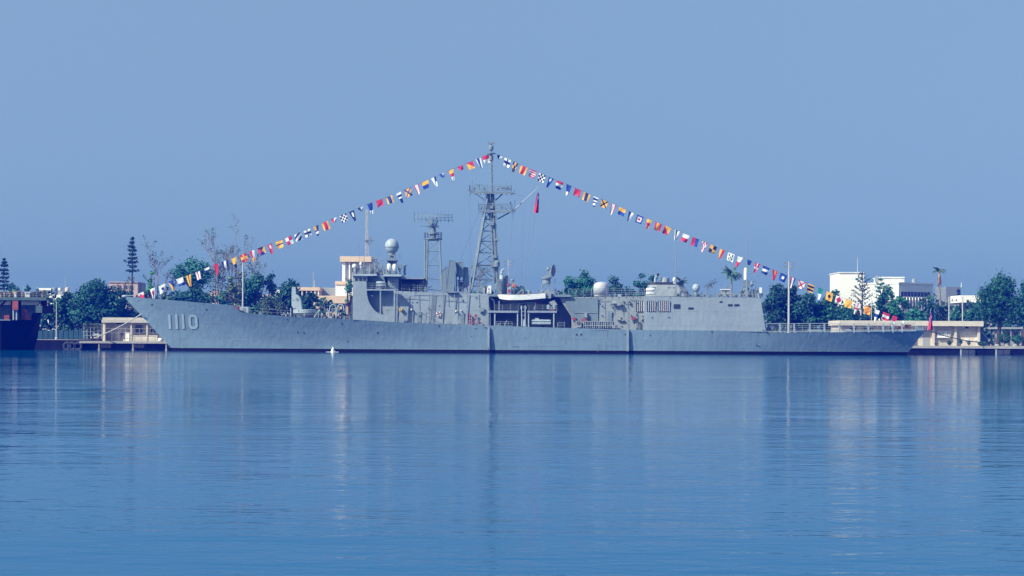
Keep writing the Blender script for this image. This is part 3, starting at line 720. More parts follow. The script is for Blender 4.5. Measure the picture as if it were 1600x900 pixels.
def louvre(x0, x1, y0, y1, n, par, yf):
    Y = yf((x0+x1)/2, y1) - .05
    mb = MB(); mb.pbox(x0, x1, y0, y1, Y, .5); l_ = sp(mb, 'intake_louvre', M['dark'], par)
    for i in range(n):
        cx = x0 + (x1-x0)*(i+.75)/n; mb = MB(); mb.pbox(cx-.6, cx+.6, y0+.4, y1-.4, Y-.12, .14); sp(mb, 'slat', M['dome'], l_)
louvre(994.4,1006.2,470,487,4,aft,lambda a,b_: YI+.05); louvre(1011,1024.2,470,487,4,hgr,on_hangar); louvre(1027.8,1046.4,470,487,6,hgr,on_hangar)
def hatch(x0, x1, y0, y1, bars=0):
    Y = on_hangar((x0+x1)/2, y1) - .04
    pts = [(x0+.8,y0),(x1-.8,y0),(x1,y0+.8),(x1,y1-.8),(x1-.8,y1),(x0+.8,y1),(x0,y1-.8),(x0,y0+.8)]
    mb = MB(); mb.pprism([((a-(x0+x1)/2)*1.16+(x0+x1)/2, (b_-(y0+y1)/2)*1.22+(y0+y1)/2) for a, b_ in pts], Y+.01, .3); fr = sp(mb, 'port_frame', M['grey'], hgr)
    mb = MB(); mb.pprism(pts, Y-.03, .1); sp(mb, 'port_glass', M['glass'], fr)
hatch(1052.6,1062.6,475.3,482.3); hatch(1075.2,1083.6,480.3,483.4); hatch(1124,1129,470.5,472.9); hatch(1137.2,1144.6,475.2,478.4); hatch(1147.2,1155.2,475.2,478.4); hatch(1017.8,1020.6,495.8,497.1); hatch(1044,1047,495.4,496.8)
# fittings on the after wall
mb = MB(); c = P(963.5,473.5,YI-.4); mb.lathe((c.x-.2,YI-.35,c.z), [(.33,-.55),(.36,0),(.30,.55)], 12, 'X'); mb.pbox(964,969.5,471,477.5,YI-.7,.5); mb.pbox(964.5,970,494.5,500.5,YI-.5,.5); mb.pprism([(912.5,491),(914,488.8),(917.5,488.8),(917.5,497),(912.5,495)], YI-.6, .5); mb.pbox(1000,1005,495.5,499,YI-.6,.4); mb.pbox(970.4,974.8,499,501.5,YI-.4,.3); sp(mb, 'vent_hood', M['plate_c'], aft)
mb = MB(); mb.pbox(910.4,916,497.6,501.8,YI-.9,.6); mb.pbox(894,899.5,496,500,YI-.5,.4); mb.pbox(986.5,993,495,499.5,YI-.4,.3); sp(mb, 'red_gear', M['red'], aft)
mb = MB(); mb.pbox(899.5,908.5,501,511.5,YO+.4,1.2); o = sp(mb, 'reel_box', M['plate_c'], aft); mb = MB(); c = P(903.6,504.6,YO+.35); mb.lathe((c.x,YO+.36,c.z), [(.30,-.06),(.34,0),(.30,.06)], 14, 'Y'); sp(mb, 'cable_reel', M['deck'], o)
for k in range(14):       # row of stowed canisters at the deck edge
    px = 912.8 + 3.45*k; mb = MB(); mb.pbox(px, px+2.2, 502.6, 508.6, YO+.55, .5); mb.pbox(px-.3, px+2.9, 502.3, 502.9, YO+.5, .1); sp(mb, 'stowage_can', M['dark'] if k % 3 else M['deck'], aft)
mb = MB(); mb.pbox(911.8,961.4,501.7,502.6,YO+.45,.2); mb.pbox(911.8,961.4,508.6,509.4,YO+.45,.2)
for k in range(15): mb.pbox(912+3.45*k-.6, 912+3.45*k+.2, 502.3, 513, YO+.5, .12)
sp(mb, 'stowage_rack', M['lgrey'], aft)
for k, px in enumerate((917,930,939,944.5,949,954)):
    mb = MB(); c = P(px,511.2,YO+.8); mb.ball(c, .3, n=8, k=6, sx=(1.8 if k == 1 else .9)); sp(mb, 'coiled_line', M['dark'] if k % 2 else M['deck'], aft)
mb = MB(); mb.pbox(980.6,983.8,484.5,515,YO+.05,.35)
for y_ in (489,494.5,500,505.5,509.5): mb.pbox(981.4,983,y_,y_+1.4,YO-.02,.1)
sp(mb, 'vertical_ladder', M['grey'], aft)
mb = MB(); rail(mb, [P(888,464.2,YI+.3), P(1007,463,YI+.3)], h=1.35, rails=4, step=1.3, r=.032); rail(mb, [P(1012,463,294.2), P(1050,463.3,294.2)], h=1.1); rail(mb, [P(1062,463.4,294.3), P(1074,463.5,294.3), P(1074,463.5,300)], h=1.15, rails=4, step=.7); rail(mb, [P(1074,463.5,294.4), P(1186,464.8,294.4)], h=.5, rails=1, step=2.0, r=.025)
sp(mb, 'railing', M['grey'])
mb = MB()
for px in range(890, 1010, 11): mb.pbox(px-.6, px+.4, 463.2, 465.6, YI+.22, .12)
for px in (1047,1073.5,1082,1095,1108,1182,1187.5): mb.pbox(px-.8, px+.6, 463.4, 465.6, 293.6, .5)
sp(mb, 'rail_bracket', M['mast'])
# gear on the hangar roof
mb = MB(); c = P(939,459.6,297.5); rr = m(12,297.5); mb.lathe(c, [(rr,0),(rr,1.0),(rr*.985,1.35),(rr*.9,1.72),(rr*.7,1.95),(rr*.35,2.07),(.05,2.1)], 24); mb.lathe(c-Vector((0,0,.4)), [(rr*.9,0),(rr*.9,.42)], 20); sp(mb, 'satellite_dome', M['dome'], None, True)
mb = MB()
fz0, fz1 = PZ(1040,463,298), PZ(1040,443,298)
def ring(x0, x1, ya, yb, z, ch): return [(x0+ch,ya,z),(x1-ch,ya,z),(x1,ya+ch,z),(x1,yb-ch,z),(x1-ch,yb,z),(x0+ch,yb,z),(x0,yb-ch,z),(x0,ya+ch,z)]
xa, xb = PX(1011.5,462,297), PX(1080,462,297); xc, xd = PX(1016,443,297), PX(1068,443,297)
r0, r1 = ring(xa, xb, 296.6, 303.4, fz0, 1.2), ring(xc, xd, 297.2, 302.8, fz1, 1.1)
mb.add(r0+r1, [(i, (i+1)%8, 8+(i+1)%8, 8+i) for i in range(8)] + [tuple(range(8,16))]); fun = sp(mb, 'funnel', M['plate_c'])
mb = MB(); r2, r3 = ring(xc-.2, xd+.2, 297.0, 303.0, fz1-.08, 1.1), ring(xc-.15, xd+.15, 297.05, 302.95, fz1+.22, 1.1)
mb.add(r2+r3, [(i, (i+1)%8, 8+(i+1)%8, 8+i) for i in range(8)] + [tuple(range(8,16)), tuple(range(7,-1,-1))]); sp(mb, 'funnel_rim', M['dark'], fun)
mb = MB(); mb.lathe(P(1038.5,441,299), [(.80,0),(.80,.72),(.70,.78),(.70,.5)], 18); mb.path([P(1023.6,441,298), P(1024.2,433.5,298), P(1027,430.5,298)], .22, n=8); sp(mb, 'exhaust_uptake', M['lgrey'], fun)
mb = MB(); mb.tube(P(1026.4,431.2,298), P(1029,427.2,298), .24, n=8); sp(mb, 'uptake_mouth', M['dark'], fun)
mb = MB()
for x0, x1 in ((1020,1024),(1043,1048),(1051,1056)): mb.pbox(x0, x1, 448, 457, 296.95, .3)
sp(mb, 'funnel_grille', M['plate_b'], fun)
for y_ in (452.6,458.4):
    c = P(1016.5,y_,294.8); mb = MB(); mb.lathe(c, [(.15,-.78),(.27,-.66),(.28,.66),(.15,.78)], 12, 'X'); sp(mb, 'raft_canister', M['white'], None, True)
for px, y0, y1, base in ((1055.6,357,462,296),(1167,359,463,296)):
    mb = MB(); mb.tube(P(px,y1,base), P(px+.2,y1-26,base), .13, .11, n=6); mb.tube(P(px+.2,y1-26,base), P(px+.6,y0,base), .11, .04, n=5); mb.pbox(px-2,px+2,y1-8,y1+.6,base-.2,.5); sp(mb, 'whip_antenna', M['grey'])
mb = MB(); c = P(1053.4,437,297); mb.ball(c, .26, sz=1.6); mb.tube(c, P(1053.4,443,297), .12); mb.pbox(1187,1190.4,449.2,457.8,295,.4); mb.pbox(1126.2,1141,451.8,453,296.4,1.4); sp(mb, 'navigation_beacon', M['white'])
mb = MB(); c = P(1087.6,449.8,296); mb.ball(c, m(6,296), n=18, k=12, sz=1.08); sp(mb, 'small_radome', M['lgrey'], None, True)
mb = MB(); mb.lathe(P(1087.6,462,296), [(.3,0),(.28,.7),(.55,.85),(.5,.95)], 12); mb.pbox(1082,1086,457,463,296.2,.6); mb.pbox(1096,1100,458,463,296,.6); mb.pbox(1103,1108,460,464,296,.5); mb.pbox(1119,1125,457,463,296.2,.5); mb.pbox(1144.5,1149,457.5,463,296,.8); mb.tube(P(1133,452,297), P(1134.5,444.5,297), .1); mb.tube(P(1134.5,449,297), P(1138,452,297), .1); mb.pbox(1172,1176,455,463,296.5,.6); mb.pbox(1177,1180,452,463,297,.5); sp(mb, 'roof_fitting', M['mast'])
mb = MB(); mb.pbox(1126.8,1140.4,453,463,296.6,1); o = sp(mb, 'roof_locker', M['plate_c']); mb = MB(); mb.pbox(1133.2,1134.8,454.5,457,296.56,.1); sp(mb, 'locker_vent', M['dark'], o)
# close-in gun
mb = MB(); c = P(1165,437.6,297.8); rr = m(2.9,297.8); mb.lathe(c, [(rr*.95,0),(rr,.1),(rr,1.55),(rr*.9,1.85),(rr*.6,2.05),(.04,2.12)], 16); gun = sp(mb, 'gun_radome', M['white'], None, True)
mb = MB(); mb.pbox(1161.5,1170,438,448,297.2,1.2); mb.lathe(P(1166,464,297.8), [(.9,0),(.85,.9),(.5,1.1),(.5,1.6)], 14)
mb.tube(P(1169,443,297.6), P(1175,441.5,297.6), .28, n=8); mb.tube(P(1172,440,297.6), P(1181,439.6,297.6), .09, n=6); mb.tube(P(1172,446,297.4), P(1176,443,297.4), .35, n=8)
for px, y0 in ((1158,452),(1160,448),(1183,450),(1185,455),(1174,449),(1180,447)): mb.tube(P(px,y0,297), P(px,464,297), .09, n=5)
for a, b_ in (((1156,456),(1162,450)),((1178,456),(1186,450)),((1156,459),(1186,459)),((1172,452),(1184,460))): mb.tube(P(*a,296.8), P(*b_,296.8), .06, n=4)
mb.pbox(1155,1159,455,464,297.4,.7); mb.pbox(1181,1185,455,464.4,297,.8); sp(mb, 'gun_mount', M['mast'], gun)

# ---------------------------------------------------------------- flight deck nets
xs_ = [1196.8,1219.4,1241.6,1266,1288.8,1312.3,1334.9,1357.6,1380.4,1395.3,1410,1432]
for x0, x1 in zip(xs_, xs_[1:]):
    x1 -= 1.6; sl = -(x0-1196)*.0075
    yt = lambda x: 505.8 - (x-1196)*.006; yb = lambda x: 519.0 - (x-1196)*.0085
    Y = YO + .25 + (x0-1196)*.0022
    q = [P(x0,yt(x0),Y), P(x1,yt(x1),Y), P(x1,yb(x1),Y+.05), P(x0,yb(x0),Y+.05)]
    mb = MB(); mb.path(q+[q[0]], .055, n=4); mb.tube(q[0].lerp(q[3],.9), q[1].lerp(q[2],.9), .05, n=4)
    mb.box(q[0].x-.08, q[0].x+.08, Y, Y+.2, q[3].z-.25, q[0].z)
    net = sp(mb, 'safety_net', M['lgrey'])
    mb = MB()
    for k in range(1, 12): mb.tube(q[0].lerp(q[1],k/12), q[3].lerp(q[2],k/12), .009, n=3, cap=False)
    for k in range(1, 7): mb.tube(q[0].lerp(q[3],k/7), q[1].lerp(q[2],k/7), .009, n=3, cap=False)
    sp(mb, 'netting', M['wire'], net)
mb = MB()
for x0 in range(1200, 1440, 9): mb.tube(P(x0,518.5,305.5), P(x0,508,305.5), .03, n=4)
for y_ in (508.4,511.5,515): mb.tube(P(1198,y_+.6,305.5), P(1436,y_-.6,305.5), .03, n=4)
mb.pbox(1262,1284,515.2,516.6,303,.3); mb.pbox(1318,1330,514,517,304,.3); sp(mb, 'far_railing', M['lgrey'])
mb = MB(); mb.pbox(1413,1424,507,513.5,300.5,1.2); mb.pbox(1400,1409,510,514,301,.6); sp(mb, 'deck_gear', M['brown'])
mb = MB()
for x0 in (1433,1437.5,1442,1446): mb.tube(P(x0,516.4,297), P(x0,509,297), .06, n=5)
mb.path([P(1433,509.2,297), P(1446,509,297)], .04); mb.path([P(1433,512.5,297), P(1446,512.3,297)], .04); mb.pbox(1435,1444,511.5,516.5,298,1.5); mb.pbox(1191.5,1194,514.5,516,YO-.1,.3); mb.tube(P(1192,515,YO-.1), P(1198,518.5,YO-.2), .12); sp(mb, 'stern_fitting', M['mast'])
mb = MB(); mb.tube(P(1449.6,516,299.5), P(1455,481.5,300), .05, .03, n=6); sp(mb, 'ensign_staff', M['lgrey'])

# ---------------------------------------------------------------- foredeck
mb = MB(); c = P(476,489.4,299); rr = m(18,299)
mb.lathe(c, [(rr*.5,-.75),(rr*.62,-.7),(rr*.9,-.05),(rr,0),(rr,.58),(rr*.96,.64)], 28); lau = sp(mb, 'missile_launcher', M['lgrey'], None, False)
mb = MB(); mb.pprism([(456,448.3),(461.6,448.3),(462.2,459.5),(461.8,481.8),(457.4,481),(456.2,476)], 298.3, .9); mb.pbox(455.6,456.4,455,479,298.5,.4); sp(mb, 'launcher_arm', M['lgrey'], lau)
mb = MB(); mb.pprism([(461,459.6),(464.5,460.4),(468,464),(470,470),(471.4,482.8),(459.5,482.8),(459.5,479)], 297.9, 1.7); g2 = sp(mb, 'launcher_fairing', M['lgrey'], lau)
mb = MB(); mb.pbox(457.6,460.2,468.8,469.8,298.26,.1); mb.pbox(458,462,481.3,482.6,297.86,.1); mb.pbox(466,466.8,484,487.5,299-rr*.95-.0,.2); mb.lathe(P(464.4,468,297.88), [(.28,-.02),(.28,.03)], 12, 'Y'); sp(mb, 'launcher_hatch', M['mast'], lau)
mb = MB(); rail(mb, [on_side(388,489.6,-.2), on_side(456,495,-.2), on_side(512,497.2,-.2), on_side(546,498.6,-.2)], h=1.0, rails=2, step=2.2, r=.022); sp(mb, 'railing', M['grey'])
mb = MB()
for dx in (0, 12):
    mb.path([P(513+dx,497,297), P(514.4+dx,487,297), P(515.6+dx,479.5,297), P(518.5+dx,475.8,297), P(523+dx,476,297), P(525+dx,480,297), P(525.6+dx,485,297)], .09, n=6)
    mb.tube(P(512.5+dx,484,297.4), P(513+dx,497,297.4), .08)
mb.tube(P(491,496.5,296.5), P(498,484,296.5), .06); mb.tube(P(498,483.5,296.5), P(497.5,496.5,296.5), .06); mb.tube(P(475.5,494,296.2), P(475.5,486,296.2), .07); mb.tube(P(454.4,494,295.9), P(454.4,481.5,295.9), .09)
for px, py in ((503.5,489.5),(520,482)): mb.lathe(P(px,py+3,297.5), [(.15,-.3),(.12,.1),(.22,.15),(.1,.35)], 8)
sp(mb, 'fairlead_frame', M['lgrey'])
mb = MB(); mb.pbox(374.5,388,479.3,488.5,298.5,2); o = sp(mb, 'winch_house', M['lgrey']); mb = MB(); mb.pbox(379.5,383.5,480.6,488,298.45,.1); sp(mb, 'winch_door', M['grey'], o)
mb = MB()
for k in range(5): mb.tube(P(362.5+2.2*k,484,296.5), P(363.4+2.2*k,476.6+.9*k,296.5), .12, n=5)
mb.pbox(361,372,479,484,297,1); sp(mb, 'anchor_gear', M['red'])
mb = MB(); c = P(217,466,299.5); mb.lathe(c, [(.15,-.5),(.12,0),(.2,.1),(.1,.3)], 8); sp(mb, 'deck_bitt', M['dark'])

# ---------------------------------------------------------------- fittings on the forward wall
def yw(px, py): return YI + (PZ(px, py, YI)-4.6)*.05
mb = MB()
for px in (670.6,676.6): mb.tube(P(px,457,YI-.15), P(px,505.5,YI-.2), .05, n=4)
for k in range(20): y_ = 458+2.4*k; mb.tube(P(670.6,y_,YI-.17), P(676.6,y_,YI-.17), .035, n=4)
sp(mb, 'wall_ladder', M['grey'], fwd)
mb = MB()
for pts in ([(691.5,456.5),(692,463),(692,506)],[(710.4,458),(710.4,488)],[(730.6,457),(730.6,507.5)],[(645,454),(645,452)],[(620.8,470),(620.8,503.5)],[(645.5,484),(645.5,504)]): mb.path([P(a,b_,YI-.04) for a, b_ in pts], .075, n=5)
for pts in ([(654.5,486.2),(672,496),(690,506)],[(663.4,486.5),(663.4,505)],[(663.4,486.5),(671,486)],[(642,456.4),(690,457)]): mb.path([P(a,b_,YI-.12) for a, b_ in pts], .035, n=4)
for cx in (681,725.4):
    mb.path([P(cx+4*math.cos(t), 507-3*math.sin(t), YO+.4) for t in [math.pi*i/8 for i in range(9)]], .05, n=4)
sp(mb, 'wall_pipe', M['grey'], fwd)
def lifering(px, py, r_, Y, par):
    n = 16; c = P(px,py,Y); col = [MB(), MB()]
    for i in range(n):
        a0, a1 = 2*math.pi*i/n, 2*math.pi*(i+1)/n
        col[(i//2) % 2].tube(c+Vector((r_*math.cos(a0),0,r_*math.sin(a0))), c+Vector((r_*math.cos(a1),0,r_*math.sin(a1))), r_*.32, n=6)
    o = sp(col[0], 'life_ring', M['red'], par); sp(col[1], 'ring_band', M['white'], o)
lifering(685.3,490.8,.34,YI-.2,fwd)
for px, py in ((712.6,486.2),(643,483.8),(720.2,485.6)):
    mb = MB(); c = P(px,py,YI-.45); mb.ball(c, .16 if px != 720.2 else .1); mb.tube(c, c+Vector((.1,.55,.1)), .05, n=5); mb.box(c.x-.05,c.x+.12,c.y,c.y+.5,c.z-.05,c.z+.08); sp(mb, 'wall_lamp', M['white'], fwd)
mb = MB(); c = P(627,484,YI-.5)
for dx in (-.22,.05): mb.lathe((c.x+dx,YI-.4,c.z), [(.12,-.22),(.14,0),(.12,.22)], 8)
mb.box(c.x-.35,c.x+.3,YI-.3,YI+.1,c.z-.1,c.z+.1); sp(mb, 'yellow_float', M['yellow'], fwd)
mb = MB()
for pts, r in (([(734.6,491),(734.6,507.5)],.13),([(731.5,489),(735,491.6)],.07),([(743.2,491),(743.8,499),(738,506),(736.5,508)],.08),([(741.6,493.8),(743.4,491.5),(745.4,494)],.1),([(747,505),(753,504.5)],.14),([(747,500),(749,505)],.06)): mb.path([P(a,b_,YI-.35) for a, b_ in pts], r, n=6)
for y_ in (493,498,503): mb.ball(P(734.6,y_,YI-.4), .2, n=8, k=6)
sp(mb, 'fire_main', M['red'], fwd)
mb = MB(); mb.lathe(P(701.5,505,YI-.4), [(.25,-.12),(.3,0),(.25,.12)], 10, 'Y'); mb.pbox(749,752.4,484,488,YI-.4,.4); mb.pbox(753,756,481,487,YI-.3,.3); mb.path([P(735,506.5,YO), P(738,511,YO-.1), P(743,513,YO-.12), P(748,510,YO-.05)], .05, n=5); sp(mb, 'wall_fitting', M['grey'], fwd)
# ---------------------------------------------------------------- smaller gear that crowds the decks
mb = MB()          # ladder and cable trays climbing the mast
for dx in (2.4, 4.2): mb.tube(P(777.5+dx,456,299.4), P(769.3+dx,306,299.4), .04, n=4)
for k in range(40): t = k/40; y_ = 455-148*t; x_ = 777.5-8.2*t; mb.tube(P(x_+2.4,y_,299.4), P(x_+4.2,y_,299.4), .03, n=4)
sp(mb, 'mast_ladder', M['mast'], mast)
mb = MB(); mb.tube(P(772.6,452,299.5), P(765.6,312,299.7), .09, n=5); mb.tube(P(771,440,299.5), P(765,320,299.7), .06, n=5); sp(mb, 'cable_tray', M['mast'], mast)
for x0, x1, y0, y1, Y in ((757,762,338,342,299.2),(766,772,346,352,299.0),(765,770,321,326,299.0),(771,776,333,337,299.0),(773,780,372,376,299.2),(754,758,392,396,298.8),(770,776,398,403,299.0)):
    mb = MB(); mb.pbox(x0, x1, y0, y1, Y, .6); mb.tube(P((x0+x1)/2,y1,Y+.2), P((x0+x1)/2,y1+3,Y+.2), .06, n=4); sp(mb, 'mast_box', M['mast'], mast)
for px, y0, y1, Y in ((733.5,286,297,299),(741,290,298,299.2),(757,290,298,299),(778,288,298,299),(791,282,298,299.2),(796.5,290,298,299),(752,318,328,299.2),(784,318,328,299.3),(790.5,316,328,299.5)):
    mb = MB(); mb.tube(P(px,y1,Y), P(px,y0,Y), .045, .025, n=4); mb.lathe(P(px,y1-1.5,Y), [(.05,-.1),(.14,0),(.14,.3),(.05,.4)], 7); sp(mb, 'aerial', M['mast'], mast)
gear = random.Random(3)
def crowd(x0, x1, deck, hmin, hmax, Y0, Y1, n, wmax=5):
    for _ in range(n):
        px = gear.uniform(x0, x1); w = gear.uniform(1.2, wmax); h = gear.uniform(hmin, hmax); Y = gear.uniform(Y0, Y1); yb = deck+(px-x0)*.02; kind_ = gear.random(); mt = M[gear.choice(('mast','mast','grey','deck','lgrey','plate_b'))]; mb = MB()
        if kind_ < .45:
            mb.pbox(px-w/2, px+w/2, yb-h, yb, Y, .7); mb.pbox(px-w/2-.3, px+w/2+.3, yb-h-.5, yb-h+.3, Y-.05, .8); sp(mb, 'deck_locker', mt)
        elif kind_ < .75:
            r_ = m(w)/3+.05; mb.lathe(P(px,yb,Y), [(r_*.8,0),(r_*.8,m(h)*.6),(r_*1.3,m(h)*.65),(r_*1.3,m(h)*.9),(r_*.4,m(h))], 9); sp(mb, 'mushroom_vent', mt)
        else:
            a = P(px,yb,Y); b_ = P(px,yb-h*1.3,Y); mb.tube(a, b_, .06, n=5); mb.tube(b_, P(px+w*.7,yb-h*1.3,Y), .05, n=5); mb.tube(P(px+w*.6,yb-h*1.3,Y), P(px+w*.6,yb,Y), .05, n=5); mb.pbox(px-.5, px+w*.7, yb-h*1.3-1.6, yb-h*1.3, Y-.1, .3); sp(mb, 'deck_stand', mt)
crowd(574,606,453,3,9,294.4,294.9,7); crowd(553,600,428.4,3,9,295.5,299,14,4); crowd(600,626,429,3,8,295,297.5,6,4); crowd(629,662,455.6,5,12,297.5,299.5,12,6)
crowd(640,668,455,3,7,296,297,5,4); crowd(692,735,457.6,4,12,296.5,299,9,6); crowd(735,776,458.4,4,13,296,299,12,6); crowd(804,846,459.6,3,9,297,300,9,5); crowd(866,884,463,4,12,295.6,298,6,4)
crowd(955,1008,463.2,2.5,6,296.5,299,7,5); crowd(1090,1160,463.8,2.5,7,295.5,298,12,5); crowd(1156,1190,464.4,4,14,295.5,298.5,10,4); crowd(620,760,507,2,6,294.0,294.7,11,4); crowd(770,880,511.8,2,9,294.6,298,14,5); crowd(896,1004,513.5,2,5,294.0,294.7,10,4)
crowd(386,455,491,1.5,4,297,299,6,5); crowd(498,548,497.6,2,7,296.5,299,8,5)
# doors, hatches and boxes fixed to the walls
def door(px, y0, y1, w, Y, par):
    mb = MB(); mb.pbox(px-w/2-.5, px+w/2+.5, y0-.5, y1+.5, Y-.06, .1); o = sp(mb, 'door_frame', M['grey'], par)
    mb = MB(); mb.pbox(px-w/2, px+w/2, y0, y1, Y-.09, .05); sp(mb, 'door', M['plate_b'], o)
    mb = MB(); mb.pbox(px+w/2-1.1, px+w/2-.5, (y0+y1)/2-.6, (y0+y1)/2+.3, Y-.16, .08); sp(mb, 'door_handle', M['dark'], o)
for px in (586,606): door(px, 484, 501, 6.5, YI+.25, fwd)
door(655,487.5,504,6.2,YI+.05,fwd); door(722,491,507,6.2,YI+.03,fwd); door(953,487,501.5,6.2,YI-.02,aft); door(790,492,510,6.4,299.1,bay); door(875,494,512,6.4,299.1,bay)
wallr = random.Random(9)
for k in range(12, 42):
    px, py = (wallr.uniform(622,760), wallr.uniform(462,503)) if k < 22 else (wallr.uniform(936,1004), wallr.uniform(468,511)); w, h = wallr.uniform(.8,2.2), wallr.uniform(.8,2.4); mb = MB(); mb.pbox(px-w/2, px+w/2, py-h/2, py+h/2, YI-.22+(.3 if k < 22 and py < 480 else .0), .45); sp(mb, 'junction_box', M[wallr.choice(('grey','mast','lgrey','deck'))], fwd if k < 22 else aft)
for x0, y0, x1, y1 in ((640,462,640,500),(655,460,655,484),(700,459,700,478),(716,462,716,500),(748,460,748,480),(943,470,943,498),(957,478,957,486),(978,468,978,482),(624,466,668,466.4),(694,470,728,470.5)):
    mb = MB(); Yp = YI+.02+(.28 if y0 < 480 and x0 < 770 else 0); mb.tube(P(x0,y0,Yp-.05), P(x1,y1,Yp-.3), .04, n=4); sp(mb, 'cable_run', M['grey'], fwd if x0 < 800 else aft)
# draught marks and load marks on the plating
for k in range(4): strip([[(283+.2*k,536+2.2*k),(284.6+.2*k,536+2.2*k),(284.6+.2*k,537.2+2.2*k),(283+.2*k,537.2+2.2*k)]], 'draught_mark', M['number'], .03)
for px in (802,804.5,807,809.5): strip([[(px,541.2),(px+1.2,541.2),(px+1.2,542.4),(px,542.4)]], 'load_mark', M['dark'], .03)
# ================================================================ TREES
rnd = random.Random(11)
def leafmat(name, col, var=.5):
    mt = bpy.data.materials.new(name); mt.use_nodes = True; nt = mt.node_tree; b = nt.nodes['Principled BSDF']
    b.inputs['Roughness'].default_value = .6; b.inputs['Specular IOR Level'].default_value = .25
    g_ = nt.nodes.new('ShaderNodeNewGeometry'); rp = nt.nodes.new('ShaderNodeValToRGB'); e = rp.color_ramp.elements
    e[0].color = (*[c*(1-var) for c in col], 1); e[1].color = (*[min(1, c*(1+var)) for c in col], 1)
    oi = nt.nodes.new('ShaderNodeObjectInfo'); hs_ = nt.nodes.new('ShaderNodeHueSaturation')
    for out_, lo, hi, src_ in (('Value', .65, 1.25, 0), ('Hue', .475, .52, 1)):      # each tree its own tone
        mr = nt.nodes.new('ShaderNodeMapRange'); mr.inputs[3].default_value, mr.inputs[4].default_value = lo, hi
        if src_: fm = nt.nodes.new('ShaderNodeMath'); fm.operation = 'FRACT'; ml = nt.nodes.new('ShaderNodeMath'); ml.operation = 'MULTIPLY'; ml.inputs[1].default_value = 7.31; nt.links.new(oi.outputs['Random'], ml.inputs[0]); nt.links.new(ml.outputs[0], fm.inputs[0]); nt.links.new(fm.outputs[0], mr.inputs[0])
        else: nt.links.new(oi.outputs['Random'], mr.inputs[0])
        nt.links.new(mr.outputs[0], hs_.inputs[out_])
    nt.links.new(g_.outputs['Random Per Island'], rp.inputs[0]); nt.links.new(rp.outputs[0], hs_.inputs['Color']); nt.links.new(hs_.outputs[0], b.inputs['Base Color'])
    return mt
LM = {'dark': leafmat('leaf_dark', (.018, .105, .066)), 'mid': leafmat('leaf_mid', (.022, .14, .078)), 'bright': leafmat('leaf_bright', (.08, .26, .05)), 'olive': leafmat('leaf_olive', (.08, .15, .075)), 'teal': leafmat('leaf_teal', (.026, .15, .10)), 'pine': leafmat('needle', (.012, .08, .07)), 'palm': leafmat('palm_leaf', (.035, .12, .07)), 'dead': leafmat('dead_frond', (.22, .16, .11))}
M['bark'] = mat('bark', (.06, .055, .05), .9, var=.25, scale=3); M['bark_p'] = mat('pale_bark', (.24, .21, .21), .9, var=.2, scale=3)
def leaf(mb_, p, s, nrm=None, asp=1.0):
    n = Vector((rnd.gauss(0,1), rnd.gauss(0,1), rnd.gauss(0,1)+.35))
    if nrm is not None: n = n*.8 + nrm*1.0
    n.normalize(); t = n.orthogonal().normalized(); q = n.cross(t); a = rnd.uniform(0, 6.28)
    u = (t*math.cos(a)+q*math.sin(a))*s*.5*asp; w = n.cross(u).normalized()*s*.5
    mb_.v += [tuple(p-u*.9-w*.25), tuple(p+w*.8-u*.1), tuple(p+u), tuple(p-w*.8+u*.1)]
    k = len(mb_.v); mb_.f.append((k-4, k-3, k-2, k-1)); mb_.mi.append(0)
def limb(mb_, a, b_, r0, r1, bend=.12, seg=4):
    d = b_-a; off = Vector((rnd.uniform(-1,1), rnd.uniform(-1,1), rnd.uniform(0,.8)))*d.length*bend; p0 = a
    pts = [a]
    for i in range(1, seg+1):
        t = i/seg; p = a.lerp(b_, t) + off*math.sin(math.pi*t); mb_.tube(p0, p, r0+(r1-r0)*(i-1)/seg, r0+(r1-r0)*t, n=6, cap=False); p0 = p; pts.append(p)
    return pts
def set_tree(name, label, group, tb, cr_, base, trunk_m, leaf_m):
    o = thing(name, base, label, 'tree' if 'palm' not in name else 'palm tree', group)
    tb.build('trunk', trunk_m, o, smooth=True)
    if cr_ is not None and cr_.f: cr_.build('crown', leaf_m, o)
    return o
